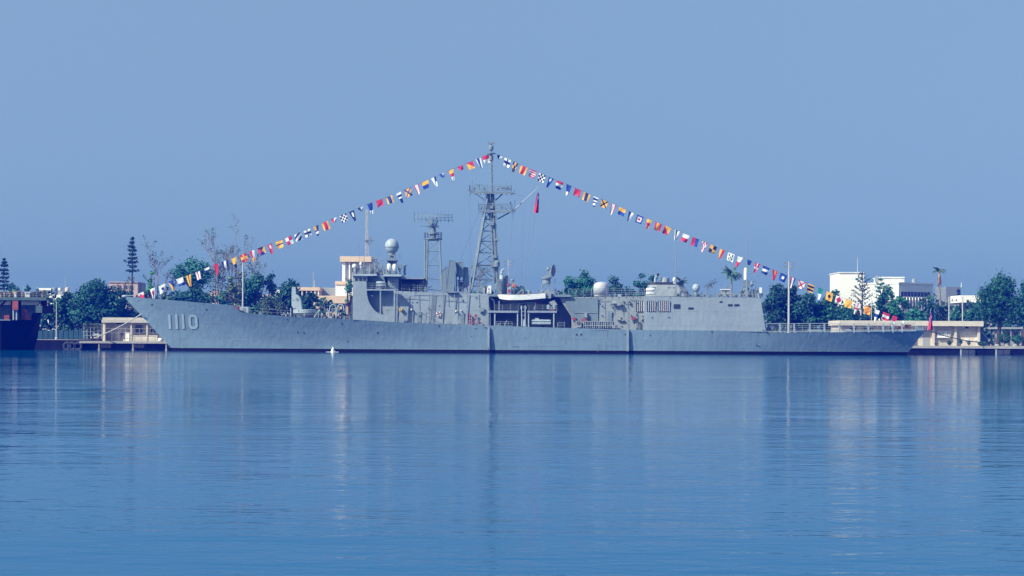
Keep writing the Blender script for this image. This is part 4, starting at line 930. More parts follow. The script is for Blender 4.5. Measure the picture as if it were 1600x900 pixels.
def broadleaf(px, top, w, Y, label, leafk='dark', group='leafy trees behind the quay', bottom=None, dens=1.0, clumps=18, ls=.5, name='broadleaf_tree', lift=.22, stray=.10, bark='bark', spread=.9):
    H = PZ(px, top, Y)-QZ; W = m(w, Y); base = Vector((PX(px, 500, Y), Y, QZ))
    zb = (PZ(px, bottom, Y)-QZ) if bottom else H*lift
    tb = MB(); crn = MB(); fork = base + Vector((rnd.uniform(-.05,.05)*W, 0, zb+(H-zb)*.12)); limb(tb, base-Vector((0,0,.3)), fork, .03*H+.05, .02*H+.03, .04)
    C_, Rz, Rx = base+Vector((0,0,(zb+H)/2)), (H-zb)/2, W/2
    nl = 0
    for i in range(clumps):
        for _ in range(30):
            u = Vector((rnd.uniform(-1,1), rnd.uniform(-1,1), rnd.uniform(-1,1)))
            if .25 < u.length < 1: break
        rr = rnd.uniform(.30,.48)*min(Rx, Rz*1.3)*(1.25 if clumps < 14 else 1)
        k = max(0.0, 1-rr*.75/max(Rx,.1)); kz = max(0.0, 1-rr*.65/max(Rz,.1))
        c = C_+Vector((u.x*Rx*k, u.y*Rx*.8*k, u.z*Rz*kz))
        if i == 0: c = C_+Vector((rnd.uniform(-.15,.15)*Rx, 0, Rz*kz))
        limb(tb, fork.lerp(base+Vector((0,0,H*.5)), rnd.uniform(0,.6)), c, .010*H+.02, .02, .15, 3)
        cnt = int(min(520, 34*rr*rr/(ls*ls)*dens*.62+20)); nl += cnt
        for _ in range(cnt):
            d = Vector((rnd.gauss(0,1), rnd.gauss(0,1), rnd.gauss(0,1))).normalized()
            r_ = rr*(rnd.random()**.45)*(1+rnd.random()*stray*3 if rnd.random() < .25 else 1)
            p = c+Vector((d.x*r_*spread, d.y*r_*spread, d.z*r_*.78))
            leaf(crn, p, ls*rnd.uniform(.6,1.25), d)
    return set_tree(name, label, group, tb, crn, base, M[bark], LM[leafk])
def bare_tree(px, top, w, Y, label, group='thin bare trees behind the bow', leafk='olive', nleaf=300, stems=3, low=True):
    H = PZ(px, top, Y)-QZ; W = m(w, Y); base = Vector((PX(px, 500, Y), Y, QZ)); tb = MB(); crn = MB()
    def grow(a, d, L_, r, lev):
        b_ = a+d*L_; limb(tb, a, b_, r, r*.6, .05, 3)
        if lev == 0:
            if rnd.random() < .5:
                for _ in range(2): leaf(crn, b_+Vector((rnd.gauss(0,.15), rnd.gauss(0,.15), rnd.gauss(0,.2))), .28)
            return
        for k in range(rnd.choice((2,3,3))):
            t = rnd.uniform(.35,1); nd = (d+Vector((rnd.gauss(0,.32), rnd.gauss(0,.32), rnd.uniform(0,.25)))).normalized()
            grow(a.lerp(b_, t), nd, L_*rnd.uniform(.45,.7), max(r*.55,.011), lev-1)
    for s in range(stems):
        d = Vector((rnd.uniform(-1,1)*W/H*.55, rnd.uniform(-.15,.15), 1)).normalized(); hh = H*(1 if s == 0 else rnd.uniform(.7,.95))
        if s == 0: d = Vector((rnd.uniform(-.04,.04), 0, 1))
        tb.tube(base-Vector((0,0,.2)), base+d*hh*.4, .008*H, .0055*H, n=6)
        grow(base+d*hh*.4, d, hh*.33, .0055*H, 5)
    for _ in range(nleaf):
        z = rnd.uniform(.15,.6)*H; leaf(crn, base+Vector((rnd.gauss(0,.28)*W, rnd.gauss(0,.25)*W, z)), .4)
    return set_tree('bare_tree', label, group, tb, crn, base, M['bark_p'], LM[leafk])
def norfolk(px, top, w, Y, label, bot, leafk='pine', step=.85, up=.25, per=6, group='tall conifers', dens=1.0):
    H = PZ(px, top, Y)-QZ; W = m(w, Y); zb = PZ(px, bot, Y)-QZ; base = Vector((PX(px, 500, Y), Y, QZ)); tb = MB(); crn = MB()
    tb.tube(base-Vector((0,0,.2)), base+Vector((0,0,H)), .018*H, .03, n=7)
    z = zb
    while z < H-.2:
        t = (z-zb)/(H-zb); L_ = W/2*(1-t)**.75*rnd.uniform(.7,1.1)+.15
        for k in range(per):
            a = 2*math.pi*(k+rnd.random()*.6)/per
            if rnd.random() < .16: continue
            l2 = L_*rnd.uniform(.6,1.1); a0 = base+Vector((0,0,z)); b_ = a0+Vector((math.cos(a)*l2, math.sin(a)*l2, l2*up))
            tb.tube(a0, b_, .05, .02, n=4, cap=False)
            for _ in range(int((16+l2*16)*dens)):
                s = rnd.uniform(.3,1.05); leaf(crn, a0.lerp(b_, s)+Vector((rnd.gauss(0,.12), rnd.gauss(0,.12), rnd.gauss(.05,.14))), rnd.uniform(.22,.42))
        z += step*rnd.uniform(.8,1.2)
    return set_tree('conifer_tree', label, group, tb, crn, base, M['bark'], LM[leafk])
def palm(px, top, r, Y, label, lean=0, skirt=0, nf=18, crown_c=None):
    cz = PZ(px, top, Y)-QZ; base = Vector((PX(px, 500, Y)+lean, Y, QZ)); head = Vector((PX(px, top, Y), Y, QZ+cz)); tb = MB(); crn = MB()
    pts = [base.lerp(head, i/8) + Vector((-lean*.3*math.sin(math.pi*i/8),0,0)) for i in range(9)]
    for i in range(8): tb.tube(pts[i], pts[i+1], .26-.012*i, .26-.012*(i+1), n=7, cap=False)
    Rr = m(r, Y)
    def frond(a, el, L_, mb_, droop):
        p = head.copy(); d = Vector((math.cos(a)*math.cos(el), math.sin(a)*math.cos(el), math.sin(el))); n = 9; side = d.cross(Vector((0,0,1))).normalized()
        for i in range(n):
            q = p+d*L_/n; tb.tube(p, q, .035, .03, n=3, cap=False)
            for sgn in (-1,1):
                for kk in (0, .5):
                    o = p.lerp(q, kk); w_ = L_*.30*math.sin(math.pi*(i+1+kk)/(n+1.2))+.1; tip = o+side*sgn*w_*.8+d*w_*.45-Vector((0,0,w_*.45)); e = d*.11
                    mb_.add([o-e*.5, o+e, tip], [(0,1,2)])
            p = q; d = (d-Vector((0,0,droop/n))).normalized()
    for k in range(nf): frond(2*math.pi*k/nf+rnd.uniform(-.2,.2), rnd.uniform(-.2,1.2), Rr*rnd.uniform(.85,1.15), crn, rnd.uniform(.9,1.8))
    o = set_tree('palm_tree', label, 'palms behind the ship', tb, crn, base, M['bark_p'], LM['palm'])
    if skirt:
        sk = MB()
        for k in range(60): a = rnd.uniform(0,6.28); h0 = rnd.uniform(0,skirt*.5); p = head-Vector((0,0,h0)); q = p+Vector((math.cos(a)*.55, math.sin(a)*.55, -skirt*rnd.uniform(.35,.6))); s_ = Vector((-math.sin(a)*.18, math.cos(a)*.18, 0)); sk.add([p-s_, p+s_, q], [(0,1,2)])
        sk.build('dead_fronds', LM['dead'], o)
    return o
def shrub(px, py, w, h, Y, label, leafk='dark', group='clipped bushes on the quay', ls=.22, n=350, name='bush'):
    c = P(px, py, Y); W, Hh = m(w, Y)/2, m(h, Y)/2; mb_ = MB(); st = MB()
    for _ in range(n):
        d = Vector((rnd.gauss(0,1), rnd.gauss(0,1), rnd.gauss(0,1))).normalized(); r_ = rnd.uniform(.75,1.05); leaf(mb_, c+Vector((d.x*W*r_, d.y*W*r_, d.z*Hh*r_)), ls*rnd.uniform(.7,1.2), d)
    st.tube((c.x, Y, QZ-.05), (c.x, Y, c.z), .06, .04)
    for k in range(5): a = k*1.25; st.tube((c.x, Y, c.z-Hh*.6), (c.x+W*.7*math.cos(a), Y+W*.7*math.sin(a), c.z+Hh*.3), .03, .015, n=4)
    o = thing(name, (c.x, Y, QZ), label, 'bush', group); st.build('stem', M['bark'], o); mb_.build('foliage', LM[leafk], o)
    return o

# left of the bow
broadleaf(150,437,100,338,'largest round-crowned dark tree, between the lamp post and the bow','dark',clumps=34,bottom=522)
broadleaf(106,456,58,342,'bushy tree right behind the thin lamp post','mid',clumps=22,bottom=522)
broadleaf(188,450,58,344,'dark tree behind the low shed by the bow','dark',clumps=24,bottom=518)
broadleaf(222,478,40,350,'low dark tree half hidden by the warship bow','dark',clumps=14,bottom=520)
broadleaf(78,487,36,348,'low dark shrubby tree between the dark ship and the lamp post','dark',clumps=14,bottom=522)
broadleaf(18,443,46,372,'tree behind the dark ship, left edge of the picture','teal',clumps=18,bottom=500)
broadleaf(44,447,34,370,'small tree behind the dark ship, next to the white house','teal',clumps=14,bottom=500)
norfolk(6,404,26,385,'stubby conifer at the left edge above the dark ship',452,per=7,up=.1)
norfolk(206,370,25,372,'tall narrow conifer standing left of the bow',425)
bare_tree(198,430,26,368,'leafless scrubby tree at the foot of the tall narrow conifer',nleaf=40,stems=3)
bare_tree(247,384,34,356,'thin bare tree rising behind the bow, leftmost of the tall bare trees',nleaf=260,stems=3,leafk='teal')
broadleaf(236,424,15,350,'small bright green tree behind the bow bulwark','bright',clumps=7,bottom=470,ls=.4)
broadleaf(258,448,26,352,'small olive tree behind the bow flags','olive',clumps=9,bottom=490,dens=.7)
broadleaf(302,402,72,360,'airy tree with open crown behind the bow flags','teal',clumps=30,dens=.36,ls=.42,bottom=450,stray=.35)
broadleaf(300,446,80,352,'dense dark tree close behind the bow bulwark','dark',clumps=26,bottom=500)
broadleaf(352,455,44,352,'dark tree beneath the tallest bare tree','teal',clumps=16,bottom=505)
bare_tree(338,347,34,358,'tallest bare tree, behind the foredeck',nleaf=700,stems=4)
bare_tree(361,382,26,361,'shorter bare tree between two tall bare ones',nleaf=500,stems=3)
bare_tree(376,354,22,357,'tall thin bare tree beside the foredeck light mast',nleaf=500,stems=2)
bare_tree(398,394,40,363,'wide spreading bare tree right of the foredeck light mast',nleaf=300,stems=3)
broadleaf(398,428,58,354,'dense tree right of the foredeck light mast','teal',clumps=24,bottom=505)
broadleaf(362,432,40,352,'olive feathery tree below the bare tree tops','olive',clumps=18,bottom=500,dens=.7)
broadleaf(424,427,26,366,'slim tree with a thin top near the missile launcher','teal',clumps=12,dens=.6,bottom=480,stray=.3)
broadleaf(424,462,60,350,'low scrubby tree beyond the foredeck railing','olive',clumps=18,bottom=505,dens=.7,ls=.4)
broadleaf(455,437,52,362,'tree directly behind the missile launcher','teal',clumps=22,bottom=500,dens=.8)
broadleaf(484,456,46,356,'dark tree right of the missile launcher','dark',clumps=16,bottom=500)
broadleaf(545,436,22,340,'sparse small tree against the bridge front','mid',clumps=9,dens=.5,bottom=480,ls=.36,stray=.3)
# behind the superstructure
broadleaf(755,447,46,360,'tree seen through the main mast legs','mid',clumps=12,bottom=490)
bare_tree(747,412,24,372,'bare twiggy tree seen through the main mast',nleaf=20,stems=3,group='thin bare trees behind the superstructure')
broadleaf(812,448,40,366,'low tree behind the white ship boat','teal',clumps=12,bottom=490)
broadleaf(890,432,44,362,'green tree just right of the tracker dish','mid',clumps=20,bottom=490)
broadleaf(916,423,52,364,'highest green tree behind the white dome','mid',clumps=24,bottom=490,stray=.25)
broadleaf(958,432,44,370,'airy tree right of the white dome','teal',clumps=16,bottom=490,dens=.55,stray=.3,ls=.42)
broadleaf(982,448,40,372,'low thin tree between the dome and the funnel','teal',clumps=10,bottom=490,dens=.5)
broadleaf(1002,426,34,368,'airy tree just left of the funnel','teal',clumps=15,bottom=490,dens=.6,stray=.25,ls=.42)
broadleaf(1020,430,26,372,'thin tree behind the funnel pipe','teal',clumps=10,bottom=490,dens=.6,stray=.25,ls=.42)
palm(1064,440,12,362,'low palm behind the funnel',nf=14)
palm(1143,428,19,366,'bushy palm left of the close-in gun',nf=22)
bare_tree(1100,438,30,380,'pale bare bush behind the hangar roof',nleaf=10,stems=4,group='thin bare trees behind the superstructure')
# behind the flight deck
broadleaf(1214,444,58,346,'round dark tree at the hangar end','dark',clumps=26,bottom=520)
broadleaf(1238,446,46,352,'dark tree behind the tall floodlight mast','dark',clumps=22,bottom=520)
broadleaf(1262,458,60,346,'broad dark tree right of the floodlight mast','dark',clumps=26,bottom=522)
broadleaf(1292,462,54,348,'dark tree below the yellow flag with a black spot','dark',clumps=24,bottom=522)
broadleaf(1305,453,26,362,'tree top at the left corner of the white block','dark',clumps=10,bottom=500)
broadleaf(1325,478,52,346,'low dark tree in front of the white block','dark',clumps=22,bottom=522)
norfolk(1347,424,52,356,'sparse open conifer standing before the white block',492,step=.9,up=.62,per=6,dens=.42,group='sparse conifers before the white block')
norfolk(1376,432,36,360,'sparse conifer right of the white block',490,step=.85,up=.5,per=6,dens=.5,leafk='teal',group='sparse conifers before the white block')
broadleaf(1358,478,48,346,'low dark tree under the sparse conifer','dark',clumps=18,bottom=522)
broadleaf(1386,447,40,348,'bright tree in front of the grey office block','mid',clumps=18,bottom=510,dens=.8)
broadleaf(1404,462,44,346,'green tree behind the last flags of the after line','mid',clumps=18,bottom=515)
broadleaf(1430,483,40,344,'low bushy tree beneath the grey office block','teal',clumps=14,bottom=515)
norfolk(1454,472,9,345,'small pointed cypress beside the stern ensign',505,step=.4,up=.5,per=8,group='small pointed conifers right of the stern')
norfolk(1469,477,22,350,'dark cone-shaped tree at the foot of the tall palm',505,step=.5,up=.3,per=8,group='small pointed conifers right of the stern')
palm(1467.5,424,12,352,'tall lone palm with a skirt of dead fronds',lean=1.6,skirt=3.4,nf=11)
broadleaf(1500,478,40,346,'low tree behind the two poles','teal',clumps=14,bottom=515)
broadleaf(1524,478,36,344,'tree below the white-roofed building','dark',clumps=14,bottom=515)
broadleaf(1560,428,76,330,'big leafy tree on the quay at the right edge','dark',clumps=40,bottom=512,dens=.7,stray=.3,ls=.44)
broadleaf(1600,436,60,340,'dark tree cut by the right edge of the picture','dark',clumps=26,bottom=520)
for px, py, w, h, k, lb in ((1483.5,535.5,6.4,6.8,'dark','large round clipped bush under the wall board'),(1501,534,5.6,6,'dark','round clipped bush by the middle pilaster'),(1514,536,4.2,4.4,'olive','smallest round bush, brownish, before the right wall bay')): shrub(px,py,w,h,314,lb,k)
for px, py, w, h, lb in ((1570,528,18,17,'wide green shrub left of the pair under the big tree'),(1590,530,16,14,'wide green shrub right of the pair under the big tree'),(1535,536.5,14,5,'low dark shrub at the corner of the right warehouse')): shrub(px,py,w,h,322 if px > 1540 else 315,lb,'mid' if px > 1540 else 'dark','shrubs under the big tree',.3,600)
for px, py, w, h, lb in ((121,526.5,14,5,'low bright grass clump left of the trellis'),(136,526.5,12,5,'low bright grass clump under the trellis')): shrub(px,py,w,h,323,lb,'bright','weeds by the trellis',.25,300,'weed_clump')
# dark far wood closing the view between the trunks
mb = MB()
for k in range(30000):
    px = rnd.uniform(-400,2000); Y = rnd.uniform(378,400); z = QZ+rnd.random()**1.1*(8.5+1.6*math.sin(px*.031)+1.2*math.sin(px*.087+1)); leaf(mb, Vector(((px-800)*Y/FPX, Y, z)), rnd.uniform(.7,1.2))
tag(mb.build('far_wood', LM['dark']), 'dark band of trees and scrub far behind the quay', 'woodland', kind='stuff')
# ================================================================ BUILDINGS
M['cream'] = mat('cream_render', (.58, .52, .44), .85, var=.08, scale=.5); M['cream_d'] = mat('cream_render_worn', (.45, .42, .37), .85, var=.12, scale=.8)
M['bwhite'] = mat('white_render', (.80, .79, .77), .8, var=.04, scale=.3); M['peach'] = mat('peach_render', (.66, .50, .37), .85, var=.06, scale=.3); M['pink'] = mat('pink_render', (.48, .37, .34), .85, var=.1, scale=.5)
M['bgrey'] = mat('grey_cladding', (.30, .32, .34), .7, var=.08, scale=.3); M['pane'] = mat('dark_pane', (.03, .045, .06), .15, spec=.6); M['roofg'] = mat('roof_sheet', (.36, .38, .40), .6, var=.1, scale=.5)
M['fence'] = mat('blue_grey_sheet', (.025, .10, .14), .6, var=.12, scale=.8); M['tank'] = mat('steel_tank', (.42, .46, .50), .3, metal=.6, var=.1, scale=2); M['tankb'] = mat('blue_tank', (.16, .24, .34), .5); M['pole'] = mat('galvanised_pole', (.42, .43, .43), .5, var=.08, scale=1); M['wood'] = mat('weathered_wood', (.22, .17, .13), .9, var=.2, scale=2)
def bld(name, px, Y, label, cat='building', group=None): return thing(name, (PX(px, 525, Y), Y, QZ), label, cat, group)
def bp(o, name, mt, *boxes, dep=None):
    for b_ in boxes:
        mb = MB(); x0, x1, y0, y1, Y, d = b_
        mb.pbox(x0, x1, y0, y1 if y1 else 524, Y, d)
        if y1 is None:
            zt = max(v[2] for v in mb.v); mb.v = [(x, y, zt if z == zt else QZ-.1) for x, y, z in mb.v]
        r_ = mb.build(name, mt, o)
    return r_
def windows(o, lst, Y, frame='bwhite', bars=1, pm='pane'):
    for x0, x1, y0, y1 in lst:
        mb = MB(); t = .35
        for q in ((x0-t, x1+t, y0-t, y0), (x0-t, x1+t, y1, y1+t*1.6), (x0-t, x0, y0, y1), (x1, x1+t, y0, y1)): mb.pbox(*q, Y-.10, .2)
        for k in range(bars): xm = x0+(x1-x0)*(k+1)/(bars+1); mb.pbox(xm-.18, xm+.18, y0, y1, Y-.06, .1)
        w_ = mb.build('window', M[frame], o)
        mb = MB(); mb.pbox(x0, x1, y0, y1, Y-.03, .06); mb.build('pane', M[pm], w_)

# -- low shed on the landing by the bow
o = bld('quay_shed', 205, 316, 'low cream shed with a deep porch, on the quay left of the bow', 'shed'); Y0 = 316.0; Y1 = 318.4
bp(o, 'wall', M['cream'], (160.5,262,504,None,Y1,7)); bp(o, 'roof', M['cream_d'], (158.5,264,500,504.2,Y0,9.5), (160,262,496.2,500,Y0+1.4,7.5))
bp(o, 'end_wall', M['cream'], (160.5,164.4,504.2,None,Y0+.3,2.2))
for px in (204.8,229.6): bp(o, 'column', M['cream'], (px-1.1,px+1.1,504.2,None,Y0+.4,.4))
bp(o, 'dwarf_wall', M['cream'], (208,228.4,524.3,None,Y0+.5,.2), (231,246,524.5,None,Y0+.5,.2))
windows(o, [(212,222,508.6,519),(236,242,513.8,519)], Y1, 'fence', 2); bp(o, 'door', M['cream_d'], (173,179.5,507,None,Y1-.06,.1)); bp(o, 'sign_board', M['fence'], (181,196,504.6,507,Y1-.08,.1))
def small(name, mt, label, cat, *boxes, group=None):
    mb = MB()
    for b_ in boxes: mb.pbox(*b_)
    return tag(mb.build(name, mt), label, cat, group)
t_ = bld('porch_table', 169.5, 316.6, 'small dark table under the shed porch', 'table'); bp(t_, 'table_top', M['dark'], (166.4,172.8,523.8,525,316.6,.9)); bp(t_, 'leg', M['dark'], (166.8,167.6,525,None,316.7,.1), (171.6,172.4,525,None,316.7,.1), (166.8,167.6,525,None,317.3,.1), (171.6,172.4,525,None,317.3,.1))
t_ = bld('white_chest', 198.8, 316.8, 'white chest standing against the shed wall', 'chest'); bp(t_, 'body', M['bwhite'], (195.6,202.2,521,None,316.8,.8)); bp(t_, 'lid', M['bwhite'], (195.3,202.5,519.8,521,316.75,.9))
c = P(250.6,529.2,315); mb = MB(); mb.lathe((c.x,315,QZ+.02), [(.34,0),(.42,.05),(.42,.4),(.36,.55),(.2,.62)], 14); tag(mb.build('white_float', M['bwhite'], smooth=True), 'white float lying at the right end of the shed', 'float')
mb = MB(); a, b_ = P(164,513.4,315.4), P(250,513.4,315.4)
for k in range(9): p = a.lerp(b_, k/8); mb.tube((p.x,315.4,QZ), p, .025, n=4)
mb.tube(a, b_, .03, n=4); mb.tube(a-Vector((0,0,.7)), b_-Vector((0,0,.7)), .015, n=4); tag(mb.build('wire_fence', M['pole']), 'thin wire railing along the front of the shed', 'railing')

# -- warehouse right of the stern
o = bld('warehouse', 1480, 315.5, 'long cream flat-roofed warehouse behind the stern', 'warehouse'); Y0 = 315.5; Y1 = 316.6
bp(o, 'wall', M['cream'], (1312,1531,508.5,None,Y1,9)); bp(o, 'roof_fascia', M['cream'], (1311.6,1536.6,501.2,509.2,Y0-.6,11))
for px in (1342,1380,1425,1458.8,1493.2,1529.6): bp(o, 'pilaster', M['cream'], (px-1.9,px+1.9,509.2,None,Y0+.3,1))
for px in (1466,1485.5,1500,1520): bp(o, 'vent', M['dark'], (px-3,px+2.5,509.6,510.6,Y1-.05,.1))
bp(o, 'vent', M['dark'], (1508.6,1513.6,509.4,513.2,Y1-.08,.15))
windows(o, [(1466,1476,518.5,525.4),(1479,1484.4,519,526)], Y1-.5, 'bwhite', 1, 'roofg'); bp(o, 'bay_window', M['bwhite'], (1464.6,1485.4,526,527.8,Y1-.8,.8), (1465,1485,517.6,526.3,Y1-.42,.4)); bp(o, 'dado', M['cream_d'], (1461,1491,530,None,Y1-.12,.2))
bp(o, 'raised_panel', M['cream'], (1499,1526.5,516.8,None,Y1-.10,.12)); bp(o, 'air_conditioner', M['bwhite'], (1508.5,1513,529.6,532.2,Y1-.5,.5), (1524,1527.6,529,532,Y1-.5,.5)); bp(o, 'door', M['bgrey'], (1442,1453,514,None,Y1-.06,.1))
windows(o, [(1325,1337,512,520),(1350,1364,512,520),(1390,1404,512,520)], Y1, 'bgrey', 2)
# teal tarpaulin lean-to behind the corner
t_ = bld('tarpaulin_tent', 1540, 318, 'pale green tarpaulin tent at the warehouse corner', 'tent'); mb = MB(); mb.pprism([(1532,516),(1538,516),(1545,537.5),(1532,537.5)], 318, 4); mb.build('canvas', M['fence'], t_); mb = MB(); mb.tube(P(1532,516.5,317.9), P(1547,533,317.9), .05); mb.build('pole', M['pole'], t_)

# -- white and peach block behind the bridge
o = bld('roof_tower_building', 555, 405, 'white building with a peach roof slab, behind the bridge'); Y = 405.0
bp(o, 'wall', M['bwhite'], (540.5,588,408,None,Y+1.2,9), (524,552,444.5,None,Y-2,9)); bp(o, 'roof_slab', M['peach'], (531,580,400.4,409,Y-.6,11)); bp(o, 'band', M['peach'], (523.6,552.4,439.4,444.6,Y-2.3,9.6)); bp(o, 'column', M['bwhite'], (534.6,539.2,409,440,Y,1), (545,547,409,440,Y,.6))
windows(o, [(556,562,418,430),(566,572,418,430)], Y+1.2)
o = bld('peach_annex', 505, 398, 'long low peach building right of the missile launcher'); Y = 398.0
bp(o, 'wall', M['peach'], (492,547,462,None,Y-1,9), (463,499,453.8,None,Y+.9,8)); bp(o, 'roof_band', M['peach'], (462.4,499.4,448.8,454,Y-.2,10), (490.5,548,462,474,Y-1.6,10))
for px in (465.5,472,479,486,492,497.5): bp(o, 'column', M['bwhite'], (px-.7,px+.7,454,463,Y,.5))
windows(o, [(467.5,470.5,455,462.5),(474,477.5,455,462.5),(481,484.5,455,462.5),(487.5,490.5,455,462.5)], Y+.9, 'peach', 0)
windows(o, [(500,506,478,487),(512,518,478,487),(523.5,529,478,487),(534,540,478,487)], Y-1, 'bwhite', 1)
bp(o, 'rear_wall', M['bgrey'], (499.5,524,449.5,462,Y+6,3)); mb = MB(); mb.tube(P(489.5,449,400), P(489.5,424,400), .06); mb.tube(P(491.6,449,400), P(491.6,438,400), .08); mb.build('roof_aerial', M['pole'], o)  # grey of the rear wall stands in for the shade on it

# -- white complex at the right
o = bld('white_block', 1340, 470, 'tall blank white block behind the sparse conifer'); Y = 470.0
bp(o, 'wall', M['bwhite'], (1311.4,1350,426,None,Y,14), (1350,1378,441.5,None,Y+3,10), (1377.4,1413,433.6,446,Y+2,10)); bp(o, 'parapet', M['bwhite'], (1311,1350.5,425.2,426.4,Y-.3,15), (1377,1413.6,432.6,434.2,Y+1.7,11)); bp(o, 'ledge', M['bwhite'], (1310.2,1311.4,444,None,Y+.5,12))
windows(o, [(1354,1360,452,460),(1364,1370,452,460)], Y+3)
mb = MB(); mb.tube(P(1340,426,Y+5), P(1340,402,Y+5), .12, .05); mb.build('roof_aerial', M['pole'], o); mb = MB(); mb.lathe(P(1371.4,441.5,Y+6), [(.8,0),(.8,1.6),(.3,1.9)], 12); mb.build('water_tank', M['tank'], o)
# grey office: its long face is turned to the right, away from the sun
def turned(o, name, mt, org, ang, boxes, par=None):
    res = None
    for (u0, u1, v0, v1, z0, z1) in boxes:
        mb = MB(); mb.box(u0, u1, v0, v1, z0, z1); ca, sa = math.cos(ang), math.sin(ang)
        mb.v = [(org.x+u*ca-v*sa, org.y+u*sa+v*ca, z) for u, v, z in mb.v]; res = mb.build(name, mt, par or o)
    return res
M['office'] = mat('pale_cladding', (.66, .68, .70), .7, var=.06, scale=.3)
o = bld('office_block', 1425, 455, 'grey office block with a window band, right of the white block'); org = P(1404,500,455); zt = PZ(1425,444.6,462); ang = R(36); Lf = 13.4
turned(o, 'wall', M['office'], org, ang, [(0,Lf,0,12,QZ,zt)]); turned(o, 'parapet', M['office'], org, ang, [(-.2,Lf+.2,-.25,12.2,zt,zt+.4)])
for k in range(9): w_ = turned(o, 'window', M['bgrey'], org, ang, [(.7+1.3*k,1.85+1.3*k,-.06,.1,zt-3.3,zt-2.0)]); turned(o, 'pane', M['pane'], org, ang, [(.8+1.3*k,1.75+1.3*k,-.12,.1,zt-3.2,zt-2.1)], w_)
for k in range(11): turned(o, 'fin', M['bwhite'], org, ang, [(.5+1.15*k,.7+1.15*k,-.35,0,zt-6.6,zt-3.5)])
for k in range(10): turned(o, 'pane', M['pane'], org, ang, [(.85+1.15*k,1.5+1.15*k,-.04,.1,zt-6.5,zt-3.6)])
turned(o, 'ledge', M['bwhite'], org, ang, [(.3,Lf-.3,-.4,0,zt-6.9,zt-6.6)]); turned(o, 'balcony', M['peach'], org, ang, [(1,8,-.8,0,zt-9.4,zt-8.2)])
mb = MB(); mb.lathe(P(1428,444.6,465), [(.55,0),(.55,1.4),(.2,1.6)], 12); mb.build('water_tank', M['tank'], o)
o = bld('slab_tower', 1490, 480, 'grey slab tower between the palm and the white-roofed building'); org = P(1478,500,480); zt = PZ(1490,448.4,482)
M['slab'] = mat('slab_cladding', (.20, .23, .27), .7, var=.06, scale=.3)  # darker base colour stands in for the tower's shaded face
turned(o, 'wall', M['slab'], org, R(14), [(0,3.55,0,6,QZ,zt),(3.56,4.75,.6,6,QZ,zt-.05)])
for k in range(7): w_ = turned(o, 'window', M['bgrey'], org, R(14), [(3.0,3.5,-.06,.1,zt-1.5-1.15*k,zt-.7-1.15*k)]); turned(o, 'pane', M['pane'], org, R(14), [(3.05,3.45,-.1,.1,zt-1.45-1.15*k,zt-.75-1.15*k)], w_)
for k in range(6): turned(o, 'pane', M['pane'], org, R(14), [(3.8,4.5,.55,.7,zt-1.5-1.15*k,zt-.7-1.15*k)])
mb = MB(); mb.tube(P(1502,449,482), P(1502,441,482), .1, .05); mb.build('roof_aerial', M['bwhite'], o)
o = bld('white_roofed_building', 1528, 420, 'building with a deep white roof band behind the big right tree'); Y = 420.0
bp(o, 'wall', M['bgrey'], (1502,1560,472,None,Y+.8,8)); bp(o, 'roof_band', M['bwhite'], (1500.6,1562,461.6,472.8,Y,9.6)); windows(o, [(1504+8*k,1510.5+8*k,475,484) for k in range(6)], Y+.8, 'bgrey', 1)
bp(o, 'roof_ornament', M['dark'], (1510.8,1513.6,468.4,472.6,Y-.3,.3))
o = bld('veranda_house', 1588, 356, 'low pale house behind the shrubs at the right edge', 'house'); bp(o, 'wall', M['bgrey'], (1566,1625,517,None,357,6)); bp(o, 'roof', M['roofg'], (1563,1628,511.5,514,355,9)); windows(o, [(1570,1577,519,527),(1584,1591,519,527)], 357)
for px in (1566,1580,1595): bp(o, 'column', M['bgrey'], (px-.5,px+.5,514,None,355.4,.3))

# -- houses at the left
o = bld('pergola_house', 67, 430, 'white house with a pillared roof terrace, right of the dark ship', 'house'); Y = 430.0
bp(o, 'roof_slab', M['bwhite'], (55.8,79.6,450.2,453.4,Y,7)); bp(o, 'wall', M['bwhite'], (57,80,475,None,Y+.5,7), (75.6,79.4,453.4,475,Y+.3,6)); bp(o, 'rear_wall', M['bgrey'], (57,76,453.4,475,Y+5,1))
for px in (58,62,66,70,73.6): bp(o, 'pillar', M['cream'], (px-.6,px+.6,453.4,475,Y+.3,.5))
o = bld('tank_house', 94, 428, 'white-roofed house carrying water tanks, left of the round tree', 'house'); Y = 428.0
bp(o, 'wall', M['bwhite'], (79.6,112,468.5,None,Y+1,8)); mb = MB(); mb.pprism([(79.4,460.2),(104,460.2),(113,469.4),(79.4,469.4)], Y, 9); mb.build('roof', M['bwhite'], o); windows(o, [(84,90,474,482),(96,102,474,482)], Y+1)
for px, r, mt in ((84.8,4.6,'tankb'),(94.6,4.4,'tank'),(104.8,3.2,'cream')):
    c = P(px,460.2,Y+3); rr = m(r,Y+3); mb = MB(); mb.lathe(c, [(rr,0),(rr,1.45),(rr*.7,1.7),(rr*.2,1.8)], 16); mb.build('water_tank', M[mt], o, smooth=True)
mb = MB(); mb.tube(P(102,449,Y+3), P(102,430,Y+3), .04); mb.build('roof_aerial', M['pole'], o)
o = bld('pink_building', 195, 440, 'pink building behind the scrub at the tall narrow conifer'); Y = 440.0
bp(o, 'wall', M['pink'], (170,215,441,None,Y,8)); bp(o, 'side_wing', M['bgrey'], (215,221,442.5,None,Y+2,5)); bp(o, 'parapet', M['pink'], (169.4,215.6,440.2,441.4,Y-.3,9)); windows(o, [(174+9.5*k,179.5+9.5*k,446,452) for k in range(4)], Y, 'pink', 1)
